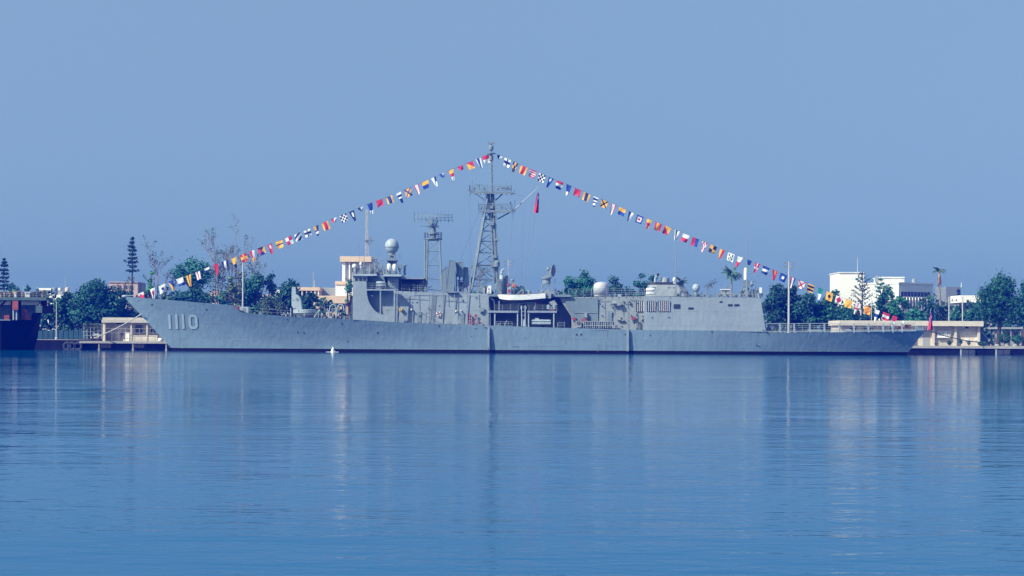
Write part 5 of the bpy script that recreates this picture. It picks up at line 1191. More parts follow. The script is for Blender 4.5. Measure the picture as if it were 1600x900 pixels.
o = bld('gabled_house', 330, 410, 'small white house glimpsed between the trees behind the bow flags', 'house'); bp(o, 'wall', M['bwhite'], (318,352,462,None,410,6)); mb = MB(); mb.pprism([(316,462.4),(335,453),(354,462.4)], 409.4, 7.2); mb.build('roof', M['pink'], o); windows(o, [(322,327,466,472),(334,339,466,472)], 410)
o = bld('low_white_house', 430, 410, 'low white house left of the missile launcher', 'house'); bp(o, 'wall', M['bwhite'], (408,450,463,None,411,6)); bp(o, 'roof_slab', M['cream'], (406,452,460.4,463.4,410,8)); bp(o, 'stair_head', M['bwhite'], (430,438.5,453,460.4,411,3)); windows(o, [(412,418,466,473),(440,446,466,473)], 411)

# ---------------------------------------------------------------- fences and trellis
fo = bld('sheet_fence', 90, 322, 'blue-grey sheet fence behind the left quay', 'fence'); k = 0
for x0 in range(50, 131, 8):
    mb = MB()
    for j in range(4): mb.pbox(x0+2*j, x0+2*j+1.2, 516.4, 529.6, 322, .08); mb.pbox(x0+2*j+1.2, x0+2*j+2, 516.4, 529.6, 322.06, .05)
    mb.build('sheet_panel', M['fence'], fo); mb = MB(); mb.pbox(x0-.3, x0+.3, 515.4, 529.8, 321.9, .12); mb.build('post', M['fence'], fo)
to = bld('vine_trellis', 146, 319, 'rusty wire trellis overgrown with dry vines, left of the shed', 'trellis'); mb = MB()
for px in (131,136,141.5,147,153,159): mb.tube(P(px,506+rnd.uniform(-1,1),319), P(px,529.5,319), .05, n=4)
for y_ in (507,512,518,524): mb.tube(P(130,y_,319), P(160,y_-.6,319), .03, n=4)
mb.build('frame', M['pole'], to); mb = MB()
for _ in range(500): leaf(mb, P(rnd.uniform(130,160), 505+abs(rnd.gauss(0,6.5)), 319+rnd.gauss(0,.25)), rnd.uniform(.15,.35))
mb.build('vine', LM['olive'], to)

# ---------------------------------------------------------------- poles
def flood(px, top, bot, Y, label, r=.13, lamps=True, dx=5.6):
    o = thing('floodlight_mast', (PX(px,525,Y), Y, QZ), label, 'light mast', 'floodlight masts on the quay'); mb = MB(); t = P(px,top,Y); b_ = Vector((t.x,Y,QZ)); mb.tube(b_, b_.lerp(t,.35), r*1.15, r, n=8); mb.tube(b_.lerp(t,.35), t, r, r*.7, n=8); mb.lathe(b_, [(r*2.4,0),(r*2.4,.1),(r*1.5,.4)], 10); mb.build('pole', M['pole'], o)
    mb = MB()
    for y_ in (2.5,8): mb.tube(P(px-dx-1,top+y_,Y), P(px+dx+1,top+y_,Y), .05, n=5)
    mb.build('crossarm', M['pole'], o)
    for sx in (-1,1):
        for y_ in (1.8,7.4):
            c = P(px+sx*dx,top+y_,Y); mb = MB(); mb.prism([(c.x-.24,c.z+.2),(c.x+.24,c.z+.2),(c.x+.17,c.z-.24),(c.x-.17,c.z-.24)], Y-.32, Y+.1); mb.build('lamp', M['mast'], o)
flood(1232.8,409,0,326,'tall pale floodlight mast rising behind the flight deck',.2)
flood(379.8,405,0,330,'floodlight mast behind the foredeck winch house',.17,dx=6.5)
flood(794.4,406,0,345,'thin floodlight mast behind the boat bay',.11,dx=6)
o = thing('street_lamp', (PX(88,525,317), 317, QZ+.24), 'thin lamp post with a bent arm on the left quay', 'lamp post'); mb = MB(); b_ = Vector((PX(88.2,500,317),317,QZ+.2)); t = P(88.4,472,317); mb.tube(b_, t, .12, .07, n=8); mb.lathe(b_, [(.26,0),(.26,.35),(.14,.5)], 10); mb.build('post', M['pole'], o); mb = MB(); mb.path([t, P(87,468.4,317), P(81.5,464.8,317)], .05, n=6); mb.build('arm', M['pole'], o); mb = MB(); mb.pbox(79.6,82.6,464,465.4,316.9,.25); mb.build('lamp_head', M['mast'], o)
for px, top, arm, lb in ((1483,463.5,True,'concrete utility pole with a crossarm behind the warehouse'),(1504.2,463.5,False,'plain concrete utility pole right of the crossarm pole')):
    o = thing('utility_pole', (PX(px,525,332),332,QZ), lb, 'utility pole', 'utility poles behind the warehouse'); mb = MB(); t = P(px,top,332); mb.tube((t.x,332,QZ), t, .15, .11, n=8); mb.build('pole', M['pole'], o)
    if arm:
        mb = MB(); mb.tube(P(1473.6,470.6,332), P(1497,470,332), .08, n=6); mb.build('crossarm', M['pole'], o)
        for q in (1476,1480,1488,1494.5): mb = MB(); mb.lathe(P(q,470.2,332), [(.06,0),(.14,.1),(.08,.2),(.14,.3),(.05,.42)], 8); mb.build('insulator', M['mast'], o)
o = thing('utility_pole', (PX(1361.8,525,330),330,QZ), 'thin pole behind the striped orange and yellow flag', 'utility pole', 'utility poles behind the warehouse'); mb = MB(); t = P(1361.8,463,330); mb.tube((t.x,330,QZ), t, .09, .06, n=8); mb.build('pole', M['pole'], o); mb = MB(); mb.tube(P(1359,466,330), P(1364.6,466,330), .03, n=5); mb.build('crossarm', M['pole'], o)
mb = MB(); n = 10; a, b_ = P(1449,452,395), P(1476,470,332); pts = [a.lerp(b_, i/n)-Vector((0,0,.6*math.sin(math.pi*i/n))) for i in range(n+1)]; mb.path(pts, .02, n=4); tag(mb.build('overhead_wire', M['wire']), 'thin overhead wire from the office block to the crossarm pole', 'wire')
# lattice telecom mast on the land behind the bridge
o = thing('telecom_tower', (PX(573.5,525,418),418,QZ), 'slender pale lattice tower with a small platform behind the bridge', 'radio tower'); mb = MB(); bl = [P(569+d[0]*9,525,418+d[1]*1.4) for d in ((0,0),(1,0),(.5,1))]; tl = [P(572+d[0]*2.4,328,418+d[1]*.5) for d in ((0,0),(1,0),(.5,1))]
for p in bl: p.z = QZ
lattice(mb, bl, tl, [i/26 for i in range(27)], .07, .035, 2); mb.build('lattice', M['pole'], o)
mb = MB(); c = P(576.5,375.4,418); mb.box(c.x-1.0,c.x+1.0,417.2,419.2,c.z-.12,c.z); mb.box(c.x,c.x+.6,417.6,418.4,c.z,c.z+.7); mb.tube(c+Vector((.9,0,-.1)), P(574.5,384,418), .05); mb.tube(c+Vector((-.9,0,-.1)), P(571,384,418), .05); mb.build('platform', M['mast'], o)
mb = MB()
for q in (548,600): mb.tube(P(573.5,350,418), P(q,410,418), .012, n=3)
mb.build('guy_wire', M['wire'], o)
# ================================================================ SIGNAL FLAGS
FC = {k: mat('flag_'+k, c, .8, var=.06, scale=3) for k, c in dict(W=(.70,.71,.72), B=(.012,.05,.27), R=(.52,.03,.065), Y=(.80,.42,.035), K=(.012,.014,.03), G=(.01,.22,.17), O=(.70,.20,.03), N=(.008,.025,.12)).items()}
def solid(c): return lambda u, v: c
def hs(*cs): return lambda u, v: cs[min(int(v*len(cs)), len(cs)-1)]          # stripes across, from the line down
def vsr(*cs): return lambda u, v: cs[min(int(u*len(cs)), len(cs)-1)]
def chk(a, b_, n): return lambda u, v: (a, b_)[(int(u*n)+int(v*n)) % 2]
def cross(bg, fg, w=.16): return lambda u, v: fg if abs(u-.5) < w/1.3 or abs(v-.5) < w else bg
def saltire(bg, fg, w=.16): return lambda u, v: fg if abs(u-v) < w or abs(u+v-1) < w else bg
def disc(bg, fg, r=.27, cy_=.5): return lambda u, v: fg if (u-.5)**2+(v-cy_)**2 < r*r else bg
def border(bd, bg, c=None): return lambda u, v: bd if min(u,1-u,v,1-v) < .2 else (c if c and abs(u-.5) < .14 and abs(v-.5) < .14 else bg)
def diam(bg, fg): return lambda u, v: fg if abs(u-.5)+abs(v-.5) < .42 else bg
def diag(a, b_): return lambda u, v: a if u > v else b_
def tri4(a, b_, c, d): return lambda u, v: (a if v < u else b_) if v < 1-u else (c if v < u else d)
def dstr(a, b_, n=5): return lambda u, v: (a, b_)[int((u*.7+v)*n) % 2]
def vee(bg, fg): return lambda u, v: fg if abs(u-.5) > .30 - .0*v else bg
S_, T_ = 'square', 'pennant'
FORE = [  # from the masthead down to the bow: x, y, shape, pattern, words, twist
 (760.3,249.6,S_,hs('R','W'),'red over white'),(747.8,255,T_,vsr('W','B','B','W'),'blue and white'),(734.8,260.9,S_,diag('R','Y'),'yellow and red diagonal'),(717,264.4,'twist',solid('R'),'twisted red'),(706.3,275,T_,hs('Y','R','W'),'yellow, red and white'),
 (688.5,275,'twist',vsr('B','W'),'twisted blue and white'),(677.8,287,T_,lambda u,v: 'B' if u > .55 and v < .5 else 'W','white and blue cornered'),(663.5,290.6,S_,hs('Y','B'),'yellow over blue'),(650.5,297,T_,vee('W','R'),'white, red-edged'),(636,301.8,S_,saltire('Y','B'),'yellow with a blue diagonal cross'),
 (623,310.6,T_,hs('W','N','W','N','N'),'white and navy banded'),(607.5,313.8,S_,vsr('Y','B','B','Y'),'yellow, blue and yellow striped'),(591.9,320,S_,solid('R'),'plain red swallow-tailed'),(578.8,325.6,T_,hs('B','B','W'),'blue with a white tip'),(560.6,328.8,'twist',vsr('N','W'),'twisted navy and white'),
 (549.8,340,T_,lambda u,v: 'W' if abs(u-.5) < .2 and v < .55 and v > .12 else 'N','navy with a white centre'),(536.9,342.5,S_,chk('W','K',4),'black and white chequered'),(520,344,'twist',vsr('R','W'),'twisted red and white'),(507.5,355,S_,vsr('Y','R','R','Y'),'yellow, red and yellow striped'),(493.8,362.5,T_,lambda u,v: ('Y' if u < .5 else 'N') if v < .4 else ('N' if v < .6 else 'W' if v < .8 else 'N'),'yellow and navy quartered'),
 (479.4,365.6,S_,cross('W','N',.13),'white with a navy cross'),(464.4,371,S_,dstr('W','N',2.6),'white and navy diagonal'),(450,377,S_,chk('W','R',2),'red and white quartered'),(435,384,S_,hs('Y','Y','N','Y','Y'),'yellow with a navy bar'),(421.8,390.6,T_,disc('R','W',.22,.3),'red with a white spot'),
 (406.7,393.8,S_,tri4('K','R','Y','B'),'four-coloured triangled'),(393.4,400,T_,lambda u,v: ('R' if u < .5 else 'W') if v < .65 else 'Y','red and white, yellow-tipped'),(379.6,405,S_,cross('R','Y',.14),'red with a yellow cross'),(365,412.5,T_,hs('Y','Y','N'),'yellow with a navy tip'),(351,415,S_,vsr('N','W','N'),'navy, white and navy striped'),
 (337,420.6,T_,solid('R'),'plain red'),(322.7,423,'twist',hs('W','N'),'twisted white and navy'),(308,432,S_,vsr('N','W','R','W','N'),'navy, white and red striped'),(294,440,T_,vsr('Y','Y','K','Y','Y'),'yellow with a thin dark stripe'),(280.4,441.7,S_,hs('W','W','B'),'white over blue'),
 (266,446,T_,diag('B','Y'),'orange-yellow and blue'),(252.8,454,S_,lambda u,v: 'N' if abs(u-.55) < .18 and abs(v-.5) < .16 else 'W','white with a navy square'),(239,459.6,T_,disc('W','R',.27,.45),'white with a red disc'),(225.5,461,S_,lambda u,v: 'R' if .18 < v-abs(u-.5)*.6 < .62 or min(u,1-u) < .08 else 'W','white and red wedge')]
AFT = [(782.7,245.4,'twist',vsr('N','W'),'twisted navy and white'),(793,254.7,S_,cross('W','N',.13),'white with a navy cross'),(805.4,263.7,T_,chk('N','Y',3),'navy and yellow chequered'),(819,267,S_,vsr('Y','R','R','Y'),'yellow, red and yellow striped'),(833.6,272.6,S_,hs('R','W','R','W','R','W','R'),'red and white striped'),
 (848.3,278.8,S_,chk('W','K',4),'black and white chequered'),(861,287.7,T_,disc('B','W',.2,.25),'blue with a white disc'),(875.5,291,S_,hs('R','W','B'),'red, white and blue striped'),(889,296.7,T_,hs('B','B','W'),'blue with a white tip'),(903,302.9,S_,solid('R'),'plain red swallow-tailed'),
 (918.8,309.7,S_,vsr('Y','N','N','Y'),'yellow, navy and yellow striped'),(931,317.3,T_,hs('W','N','W','N','W','N'),'white and navy banded'),(945,319.4,S_,saltire('Y','K',.12),'yellow with a dark diagonal cross'),(959.4,328.3,T_,vee('W','R'),'white, red-edged'),(973,332.4,S_,hs('Y','B'),'yellow over blue'),
 (986.4,341.3,T_,vsr('N','W'),'navy and white halved'),(1000.9,344.5,S_,border('B','W','R'),'blue-bordered white with a red centre'),(1015.3,352.3,T_,hs('Y','R','O'),'yellow, red and orange'),(1028.4,355.5,S_,vsr('R','Y','O','R'),'red and yellow striped'),(1044.9,361,S_,diag('Y','R'),'yellow and red diagonal'),
 (1058,368.8,T_,lambda u,v: 'K' if abs(u-.4) < .2 else 'W','white with a dark centre'),(1072,373.6,S_,hs('W','R'),'white over red'),(1087.5,379.8,S_,vsr('R','B'),'red and blue halved'),(1102,386,T_,chk('W','R',4),'red and white chequered'),(1115.7,391.5,S_,chk('Y','K',2),'yellow and black quartered'),
 (1128.7,399.8,T_,vsr('Y','R'),'yellow and red halved'),(1143,402.5,S_,lambda u,v: 'K' if (abs(u-.25) < .12 or abs(u-.75) < .12) and (abs(v-.3) < .12 or abs(v-.72) < .1) or (abs(u-.5) < .08 and abs(v-.5) < .12) else 'W','white with dark dots'),(1157,410.8,T_,hs('W','R'),'white over red'),(1171,410.7,'twist',solid('B'),'small blue'),(1183.8,421.5,T_,cross('R','W',.10),'red with a white cross'),
 (1197.8,424,S_,hs('B','W','B'),'blue, white and blue striped'),(1210.9,431,T_,lambda u,v: 'O' if abs(u-.5) < .2 and v < .45 else 'R','red with an orange mark'),(1225.2,435.9,S_,lambda u,v: 'W' if abs(u-.5) < .2 and abs(v-.5) < .2 else 'B','blue with a white square'),(1239.2,443.4,T_,vsr('R','W','B'),'red, white and blue striped'),(1253.4,446.4,S_,saltire('W','R',.12),'white with a red diagonal cross'),
 (1268.6,451.6,S_,hs('Y','K','Y','K','Y'),'yellow and black striped'),(1282,458.3,T_,hs('G','W'),'green over white'),(1297,464.4,S_,disc('Y','K',.22),'yellow with a black disc'),(1312,470.5,S_,diam('W','R'),'white with a red diamond'),(1327.8,475.8,S_,solid('Y'),'plain yellow'),
 (1340.7,483.6,T_,cross('W','R',.09),'white with a red cross'),(1356.5,486,S_,dstr('O','Y',4),'orange and yellow diagonal-striped'),(1370.7,493,T_,hs('W','B','W'),'white, blue and white'),(1385.5,497,S_,hs('R','W','R'),'red, white and red striped'),(1399,503,T_,hs('R','W'),'red over white'),(1413,507,T_,solid('W'),'plain white')]
ORD = ['first','second','third','fourth','fifth','sixth','seventh','eighth','ninth','tenth','eleventh','twelfth','thirteenth','fourteenth','fifteenth','sixteenth','seventeenth','eighteenth','nineteenth','twentieth','twenty-first','twenty-second','twenty-third','twenty-fourth']
def ordinal(i, n, far):
    return f'{ORD[i]} flag from the masthead' if i < n/2 else f'{ORD[n-1-i]} flag from the {far}'
rf = random.Random(5); mkeys = list(FC); mlist = [FC[k] for k in mkeys]; seen = {}
def flags(rows, ends, far, sname):
    n = len(rows); pts = [P(*ends[0], YC)]
    half = {S_: 6.2, T_: 9.0, 'twist': 4.0}
    for x, y, sh, *_ in rows: pts.append(P(x, y-half[sh]-.6, YC))
    pts.append(P(*ends[1], YC))
    for _ in range(2): pts = [pts[0]] + [(pts[i-1]+pts[i]*2+pts[i+1])/4 for i in range(1, len(pts)-1)] + [pts[-1]]
    mb = MB(); mb.path(pts, .018, n=4); tag(mb.build('signal_line', M['wire']), f'thin line of signal flags from the masthead to the {far}', 'flag line', 'dressing lines')
    for i, (x, y, sh, pat, words) in enumerate(rows):
        d = (pts[i+2]-pts[i]).normalized()
        if d.x < 0: d = -d
        dn = Vector((d.z, 0, -d.x)).normalized(); dn = (dn*.75+Vector((0,0,-1))*.25).normalized()
        w, h = {S_: (11.2,12.4), T_: (8.8,17.2), 'twist': (9.4,7.2)}[sh]
        if words == 'plain white': w, h = 7, 8
        w, h = m(w, YC), m(h, YC)*rf.uniform(.9,1.05); nu, nv = (12, 12) if sh == S_ else (10, 14)
        ph, am = rf.uniform(0,6.28), rf.uniform(.06,.16); tw = rf.uniform(-.35,.35); c = pts[i+1]; mb = MB(); vs_ = []
        roll_ = rf.uniform(1.0,1.7)*rf.choice((-1,1)) if sh == 'twist' else 0; swing = rf.uniform(-.12,.12)
        for a in range(nv+1):
            v = a/nv; wk = 1.0
            if sh == T_: wk = 1-.66*v
            if sh == S_: wk = 1-.10*v*rf.uniform(.9,1.1)
            if sh == 'twist': wk = 1-.35*v
            for b_ in range(nu+1):
                u = b_/nu-.5; rip = am*math.sin(u*5+ph+v*3.0)*(v*.9+.08)
                ang = tw*v + roll_*(v if sh != 'twist' else v*v); uu = u*w*wk
                p = c + d*(uu*math.cos(ang) + swing*v*h) + Vector((0,1,0))*(uu*math.sin(ang) + rip) + dn*(v*h)
                if 'swallow' in words: p = p - dn*(max(0, v-.55)*h*.7*(1-abs(u)*2))
                vs_.append(p)
        for a in range(nv):
            for b_ in range(nu):
                k = a*(nu+1)+b_; mb.add([], []); mb.f.append((k, k+1, k+nu+2, k+nu+1)); mb.mi.append(mkeys.index(pat((b_+.5)/nu, (a+.5)/nv)))
        mb.v = [tuple(p) for p in vs_]
        used = sorted(set(mb.mi)); mb.mi = [used.index(q) for q in mb.mi]
        o = mb.build('signal_flag', [mlist[q] for q in used], smooth=True, origin=c)
        kind_ = {S_: 'square flag', T_: 'pennant', 'twist': 'flag'}[sh]
        tag(o, f'{words} signal {kind_}, {ordinal(i, n, far)}', 'signal flag', f'signal flags on the line to the {far}')
flags(FORE, ((767,240), (196,466)), 'bow', 'fore'); flags(AFT, ((769,239), (1428,514)), 'stern', 'aft')
# national colours: red with a blue corner and white sun
def ensign(top, bot, wpx, label, Y, fold):
    a, b_ = P(*top, Y), P(*bot, Y); mb = MB(); vs_ = []; nu, nv = 10, 18; w = m(wpx, Y)
    for i in range(nv+1):
        v = i/nv
        for j in range(nu+1):
            u = j/nu; p = a.lerp(b_, v)+Vector((w*(u-.5)*(.25+.75*v**.6), .32*math.sin(u*7+v*2)*(.3+v), 0)); vs_.append(tuple(p))
    mb.v = vs_
    for i in range(nv):
        for j in range(nu):
            k = i*(nu+1)+j; u, v = (j+.5)/nu, (i+.5)/nv; mb.f.append((k, k+1, k+nu+2, k+nu+1))
            mb.mi.append((2 if (u-.72)**2+((v-.26)*1.3)**2 < .018 else 1) if u > .42 and v < .58 else 0)
    return tag(mb.build('national_flag', [FC['R'], FC['B'], FC['W']], smooth=True), label, 'flag', 'national flags')
ensign((841,301),(837.6,332.5),7.5,'limp red and blue national flag below the gaff',YC,0)
ensign((1455,489),(1453.6,515.5),8.5,'red and blue national flag drooping from the stern staff',299.6,0)

# ================================================================ SHIP'S BOAT
bo = thing('ship_boat', (PX(813,465,294.3), 294.3, PZ(813,470,294.3)), 'white open boat with a shade-dark bottom hanging in the warship bay', 'boat')
def boat_station(t):
    x = PX(777.3,460,294.3)+t*(PX(852,460,294.3)-PX(777.3,460,294.3)); bw = 1.1*math.sin(math.pi*min(1,(t*.85+.0)/.85*.62+.02))**.55 if t < .8 else 1.08-.25*(t-.8)/.2
    bw = 1.1*min(1, (t/.28)**.6) if t < .28 else 1.1-.22*max(0, t-.5)
    zs = PZ(777+75*t, 459.8+1.5*math.sin(math.pi*min(t*1.05,1))-2.0*t, 294.3); return x, max(bw,.03), zs
st = [i/16 for i in range(17)]; top_v, bot_v = [], []
for part_, mtl, rows in (('hull', M['white'], ((1.0,0),(.99,-.45),(.95,-.92))), ('bottom', M['dark'], ((.95,-.92),(.62,-1.25),(.03,-1.4)))):  # dark colour on the bottom stands in for the shadowed underside
    mb = MB()
    for sg in (-1,1):
        grid = []
        for t in st:
            x, bw, zs = boat_station(t); dp = 1-.25*(1-min(1,t/.2)) ; grid += [(x+(.35*(1-k_[0]) if t < .1 else 0)+ (0 if t > .05 else -k_[1]*.3), 294.3+sg*bw*k_[0], zs+k_[1]*dp) for k_ in rows]
        k = len(rows)
        for i in range(16):
            for j in range(k-1): q = (i*k+j, i*k+j+1, (i+1)*k+j+1, (i+1)*k+j); mb.f.append(tuple(z+len(mb.v) for z in (q if sg > 0 else q[::-1]))); mb.mi.append(0)
        mb.v += grid
    x, bw, zs = boat_station(1); ps = [(x, 294.3-bw*a, zs+b_) for a, b_ in rows]+[(x, 294.3+bw*a, zs+b_) for a, b_ in rows[::-1]]; mb.add(ps, [tuple(range(len(ps)))])
    mb.build(part_, mtl, bo, smooth=True)
mb = MB()
for sg in (-1,1): mb.path([Vector((boat_station(t)[0], 294.3+sg*boat_station(t)[1], boat_station(t)[2]+.02)) for t in st], .05, n=5)
mb.build('gunwale', M['wood'], bo)
for t in (.25,.45,.65,.85): x, bw, zs = boat_station(t); mb = MB(); mb.box(x-.14,x+.14,294.3-bw,294.3+bw,zs-.25,zs-.2); mb.build('thwart', M['wood'], bo)
for a, b_ in (((806,461),(817,452)),((812,455),(812,460)),((846,458),(848,452))): mb = MB(); mb.tube(P(*a,294.3), P(*b_,294.6), .06, n=5); mb.build('sling', M['lgrey'], bo)

# ================================================================ DARK SHIP AT THE LEFT EDGE
M['navy'] = mat('dark_hull', (.002, .004, .008), .7, var=.4, scale=.4, spec=.06); M['rust'] = mat('rust_red', (.24, .06, .05), .8, var=.35, scale=1.5); M['tan'] = mat('tan_crate', (.34, .27, .15), .8, var=.25, scale=1.2); M['pgreen'] = mat('deck_green', (.05, .10, .11), .7, var=.2, scale=.8)
D = thing('work_ship', (PX(10,540,300), 300, 0), 'dark work ship with rusty deck gear, cut by the left edge', 'ship'); Y = 296.0
YD = 302.0; xt_ = PX(18,520,YD); xe_ = PX(64,490,YD)
def nar(x): return 6.0*min(1, max(0, (xe_-x)/(xe_-xt_)))**.6 + .02
mb = MB(); mb.prism(XZ([(-80,500.4),(18,500.4),(18,557),(-80,557)], YD), YD-6.02, YD+6.02); prof_ = [(18,500.4,557),(26,500.4,557),(34,500.3,557),(41,500.2,556),(47,500.2,540),(51,500,530),(54,499.4,520),(56,489.6,514),(60,488.8,502),(64,488.2,490)]
for (xa_, ta_, ba_), (xb_, tb_, bb_) in zip(prof_, prof_[1:]): mb.prism(XZ([(xa_,ta_),(xb_,tb_),(xb_,bb_),(xa_,ba_)], YD), lambda x, z: YD-nar(x), lambda x, z: YD+nar(x))
mb.build('hull', M['navy'], D)
mb = MB(); mb.pbox(-60,16,499.2,500.6,Y-.12,.1); mb.build('rubbing_strake', M['mast'], D)
mb = MB(); mb.pbox(-60,72.5,464.2,469,Y+4.2,3); mb.build('upper_deck', M['pgreen'], D)
mb = MB(); mb.pbox(16.8,19,469,500,Y+1,.6); mb.pbox(28.4,31.6,469,500,Y+1,.6); mb.build('portal_leg', M['navy'], D)
mb = MB(); mb.pbox(64,70.5,469,478,Y+5,1.4); mb.build('bracket', M['navy'], D); mb = MB(); mb.pprism([(0,476),(8,469),(10,469),(1,479)], Y+1, .5); mb.build('bracket', M['navy'], D)
mb = MB(); mb.pbox(57.5,79.5,477,489.4,Y+5,1.6); mb.build('stern_house', M['navy'], D); mb = MB(); mb.pbox(56,66,477.4,488.6,Y+4.9,.15); mb.build('hatch_plate', M['pgreen'], D)
mb = MB(); mb.pbox(-60,54,476.5,500,Y+8,1); mb.build('deck_house', M['pgreen'], D)
mb = MB(); mb.pprism([(-10,469.4),(60,469.4),(62,472.5),(60,476),(-10,476)], Y+5.5, 1.2); mb.build('awning', M['cream'], D)
mb = MB(); mb.pbox(19.2,28.2,470.2,484.2,Y+.5,1.2); mb.build('rusty_winch', M['rust'], D); mb = MB(); mb.tube(P(21,484,Y+1), P(21,500,Y+1), .14); mb.tube(P(26,484,Y+1), P(26,500,Y+1), .14); mb.build('guide_post', M['lgrey'], D)
mb = MB(); mb.pprism([(30.5,499.6),(31.5,488),(35,483.6),(39,485),(41,491),(44,495),(45.5,499.6)], Y+2, 1.5); mb.tube(P(33,486,Y+1.9), P(40,498,Y+1.9), .12); mb.tube(P(40,486,Y+1.9), P(33,497,Y+1.9), .12); mb.build('cargo_grab', M['rust'], D)
mb = MB(); mb.pbox(6.5,14.5,492.5,499.8,Y+1.5,1.5); mb.build('rusty_drum', M['rust'], D)
for x0, x1, y0, mt in ((5.5,7.6,455.5,'tan'),(13,16,456.4,'tan'),(19.5,30,455.2,'tan'),(22,25,457,'bwhite'),(39,47,457.5,'bwhite'),(47.5,53.5,456.2,'tan'),(-4,2,456.5,'tan'),(60,62,455,'tan'),(64.5,67,455,'tan'),(33,35,456.8,'tan'),(9,12,459,'lgrey')):
    mb = MB(); mb.pbox(x0, x1, y0, 464.2, Y+4.6+rf.uniform(0,1), 1.2); mb.pbox(x0-.3, x1+.3, y0-.6, y0+.2, Y+4.5, 1.6); mb.build('deck_crate', M[mt], D)
mb = MB(); mb.pbox(55.6,58.6,450.6,464.2,Y+5,.9); mb.build('vent_post', M['fence'], D)
mb = MB(); rail(mb, [P(-20,464.2,Y+4.3), P(72,464.4,Y+4.3)], h=.95, step=1.6, r=.03); mb.build('railing', M['mast'], D); mb = MB(); mb.tube(P(37.2,464,Y+5), P(37.4,447,Y+5), .05); mb.build('flagstaff', M['lgrey'], D)

# ================================================================ MOORING LINES, PERSON, CAR, DISCHARGE
def hawser(a, b_, sag, r, mt, label):
    mb = MB(); n = 14; mb.path([a.lerp(b_, i/n)-Vector((0,0,sag*math.sin(math.pi*i/n))) for i in range(n+1)], r, n=6); tag(mb.build('mooring_line', mt, smooth=True), label, 'mooring line', 'mooring lines')
hawser(P(221,490.8,299.2), P(147,528.6,QY+1.6)+Vector((0,0,0)), .25, .10, M['rope'], 'thick pale mooring line from the bow to the landing')
hawser(P(1452.5,517.6,299), P(1546,536.6,QY+1.6), .35, .075, M['rope_d'], 'dark mooring line from the stern to the quay')
# person on the quay by the shed: standing, dark clothes, seen from far away
pc = P(190,522,314.6); px_, py_, pz_ = pc.x, 314.6, QZ+.02
me = bpy.data.meshes.new('person'); J = [(0,0,.92,.15),(0,.0,1.15,.15),(0.03,0,1.38,.17),(.03,0,1.50,.07),(.02,0,1.60,.10),(.01,0,1.72,.09),(-.10,0,.85,.10),(-.14,.02,.48,.075),(-.17,.06,.08,.055),(-.27,-.02,.04,.05),(.10,0,.85,.10),(.14,-.05,.48,.075),(.20,.05,.08,.055),(.10,-.06,.04,.05),(-.18,0,1.40,.07),(-.27,-.06,1.14,.055),(-.36,-.18,.98,.045),(.24,0,1.40,.07),(.33,.06,1.14,.055),(.30,-.04,.92,.045)]
E = [(0,1),(1,2),(2,3),(3,4),(4,5),(0,6),(6,7),(7,8),(8,9),(0,10),(10,11),(11,12),(12,13),(2,14),(14,15),(15,16),(2,17),(17,18),(18,19)]
me.from_pydata([j[:3] for j in J], E, []); po = bpy.data.objects.new('person', me); C.objects.link(po); po.location = (px_, py_, pz_)
md = po.modifiers.new('skin', 'SKIN'); po.modifiers.new('sub', 'SUBSURF').levels = 1; po.modifiers['sub'].render_levels = 1
for v_, j in zip(me.skin_vertices[0].data if me.skin_vertices else [], J): v_.radius = (j[3], j[3]*.85)
if not me.skin_vertices:
    bm = bmesh.new(); bm.from_mesh(me); lay = bm.verts.layers.skin.verify()
    for v_, j in zip(bm.verts, J): v_[lay].radius = (j[3], j[3]*.85); v_[lay].use_root = (j is J[0])
    bm.to_mesh(me); bm.free()
me.materials.append(mat('dark_clothes', (.02, .025, .035), .8)); tag(po, 'person in dark clothes walking past the shed porch', 'person')
mb = MB(); mb.ball((px_+.01, py_+.01, pz_+1.71), .115, n=10, k=8, sz=1.15); mb.build('hair', M['dark'], po, origin=None)
hd = mat('skin', (.35, .20, .14), .6); mb = MB(); mb.ball((px_-.03, py_-.04, pz_+1.68), .095, n=10, k=8, sz=1.2); mb.ball((px_-.05, py_-.13, pz_+1.67), .02, n=6, k=5); mb.ball((px_-.36, py_-.18, pz_+.95), .05, n=8, k=6, sz=1.5); mb.ball((px_+.30, py_-.04, pz_+.89), .05, n=8, k=6, sz=1.5); mb.build('skin_area', hd, po)
# small dark car parked behind the landing, seen from the front
co = thing('parked_car', (PX(148,528,320), 320, QZ), 'small dark car parked between the trellis and the landing', 'car'); x0 = PX(148,528,320); Yc = 320.0
mb = MB(); mb.prism([(x0-.82,QZ+.28),(x0-.86,QZ+.75),(x0-.78,QZ+.92),(x0+.78,QZ+.92),(x0+.86,QZ+.75),(x0+.82,QZ+.28)], Yc, Yc+3.6); mb.prism([(x0-.74,QZ+.92),(x0-.58,QZ+1.40),(x0-.48,QZ+1.46),(x0+.48,QZ+1.46),(x0+.58,QZ+1.40),(x0+.74,QZ+.92)], lambda x, z: Yc+1.0+(z-QZ-.9)*.9, Yc+3.3); mb.build('body', M['dark'], co)
mb = MB(); mb.prism([(x0-.64,QZ+.97),(x0-.54,QZ+1.36),(x0+.54,QZ+1.36),(x0+.64,QZ+.97)], lambda x, z: Yc+.97+(z-QZ-.9)*.9, lambda x, z: Yc+1.0+(z-QZ-.9)*.9); mb.build('windscreen', M['tank'], co)
for sx in (-1,1):
    mb = MB(); mb.lathe((x0+sx*.66, Yc-.02, QZ+.66), [(.12,0),(.13,.04)], 10, 'Y'); mb.build('headlight', M['white'], co)
    for yy in (.7,2.8): mb = MB(); mb.lathe((x0+sx*.72, Yc+yy, QZ+.3), [(.2,-.1),(.31,-.09),(.31,.09),(.2,.1)], 14, 'X'); mb.build('wheel', M['black'], co)
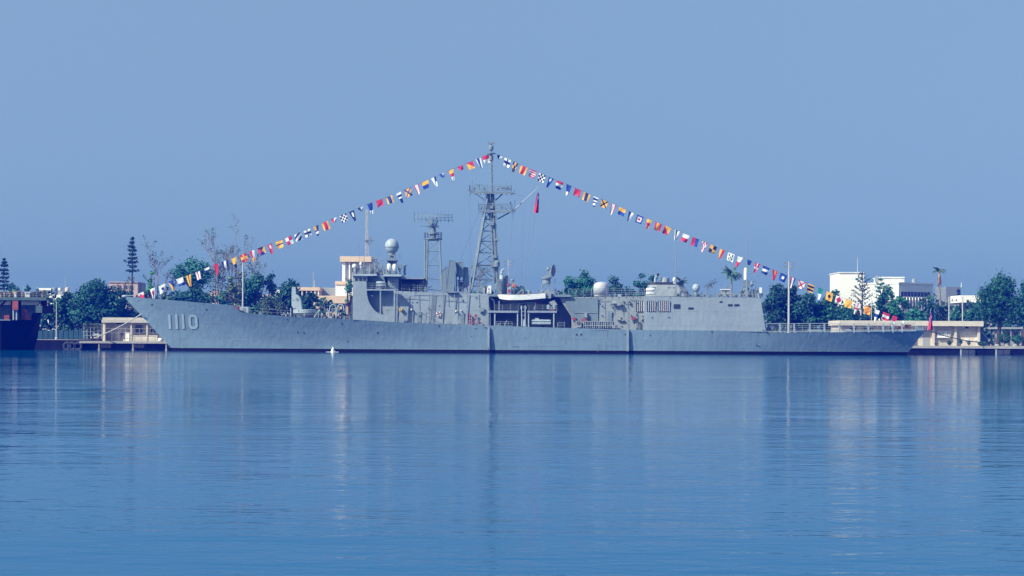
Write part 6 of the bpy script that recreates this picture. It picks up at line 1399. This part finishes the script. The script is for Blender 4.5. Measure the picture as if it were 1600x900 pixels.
mb = MB(); mb.box(x0-.6,x0+.6,Yc-.03,Yc+.02,QZ+.38,QZ+.5); mb.build('grille', M['mast'], co)
# pale stones on the quay under the right trees
M['stone'] = mat('pale_stone', (.42, .40, .37), .9, var=.2, scale=3)
for k, (px, w, lb) in enumerate(((1537,6,'flat pale stone at the left end of the stone row'),(1547,5,'tan stone second in the stone row'),(1558,7,'long pale stone in the middle of the stone row'),(1573,6,'pale stone left of the last in the stone row'),(1586,7,'pale stone at the right end of the stone row'))):
    c = P(px,539.5,315.5); mb = MB(); mb.ball((c.x,315.5,QZ+.12), m(w,315)/2, n=9, k=6, sz=.55, sy=.7); mb.v = [(x+rf.uniform(-.06,.06), y, z+rf.uniform(-.05,.05)) for x, y, z in mb.v]; tag(mb.build('stone', M['stone']), lb, 'stone', 'stones along the right quay')
# foaming outlet of cooling water at the hull side
fo_ = mat('foam', (.80, .82, .84), .9); mb = MB(); c = on_side(520.5,549.8,.35)
for k in range(60):
    t = rf.random(); mb.ball((c.x+rf.gauss(0,.13)*(1.25-t), c.y-.1+rf.gauss(0,.12), .02+t*.85), (.07+.08*(1-t)), n=6, k=4)
for k in range(50): mb.ball((c.x+rf.gauss(0,.5), c.y-.25+rf.gauss(0,.4), .02), rf.uniform(.05,.14), n=6, k=4, sz=.4)
tag(mb.build('foam_plume', fo_), 'white foaming outflow at the waterline below the foredeck', 'foam', kind='stuff')
# ================================================================ blue air added to lift the shadows, like a colour grade
mb = MB(); mb.box(-700, 700, -100, 1200, -4, 42)
hz = bpy.data.materials.new('blue_lift_air'); hz.use_nodes = True
nt = hz.node_tree; nt.nodes.clear()
o_ = nt.nodes.new('ShaderNodeOutputMaterial'); pv = nt.nodes.new('ShaderNodeVolumePrincipled')
pv.inputs['Color'].default_value = (.0, .035, .64, 1); pv.inputs['Density'].default_value = .00085; pv.inputs['Absorption Color'].default_value = (.40, .45, 0, 1); pv.inputs['Anisotropy'].default_value = 0
nt.links.new(pv.outputs[0], o_.inputs['Volume'])
tag(mb.build('blue_lift_haze', hz, origin=(0, 300, -4)), kind='stuff')
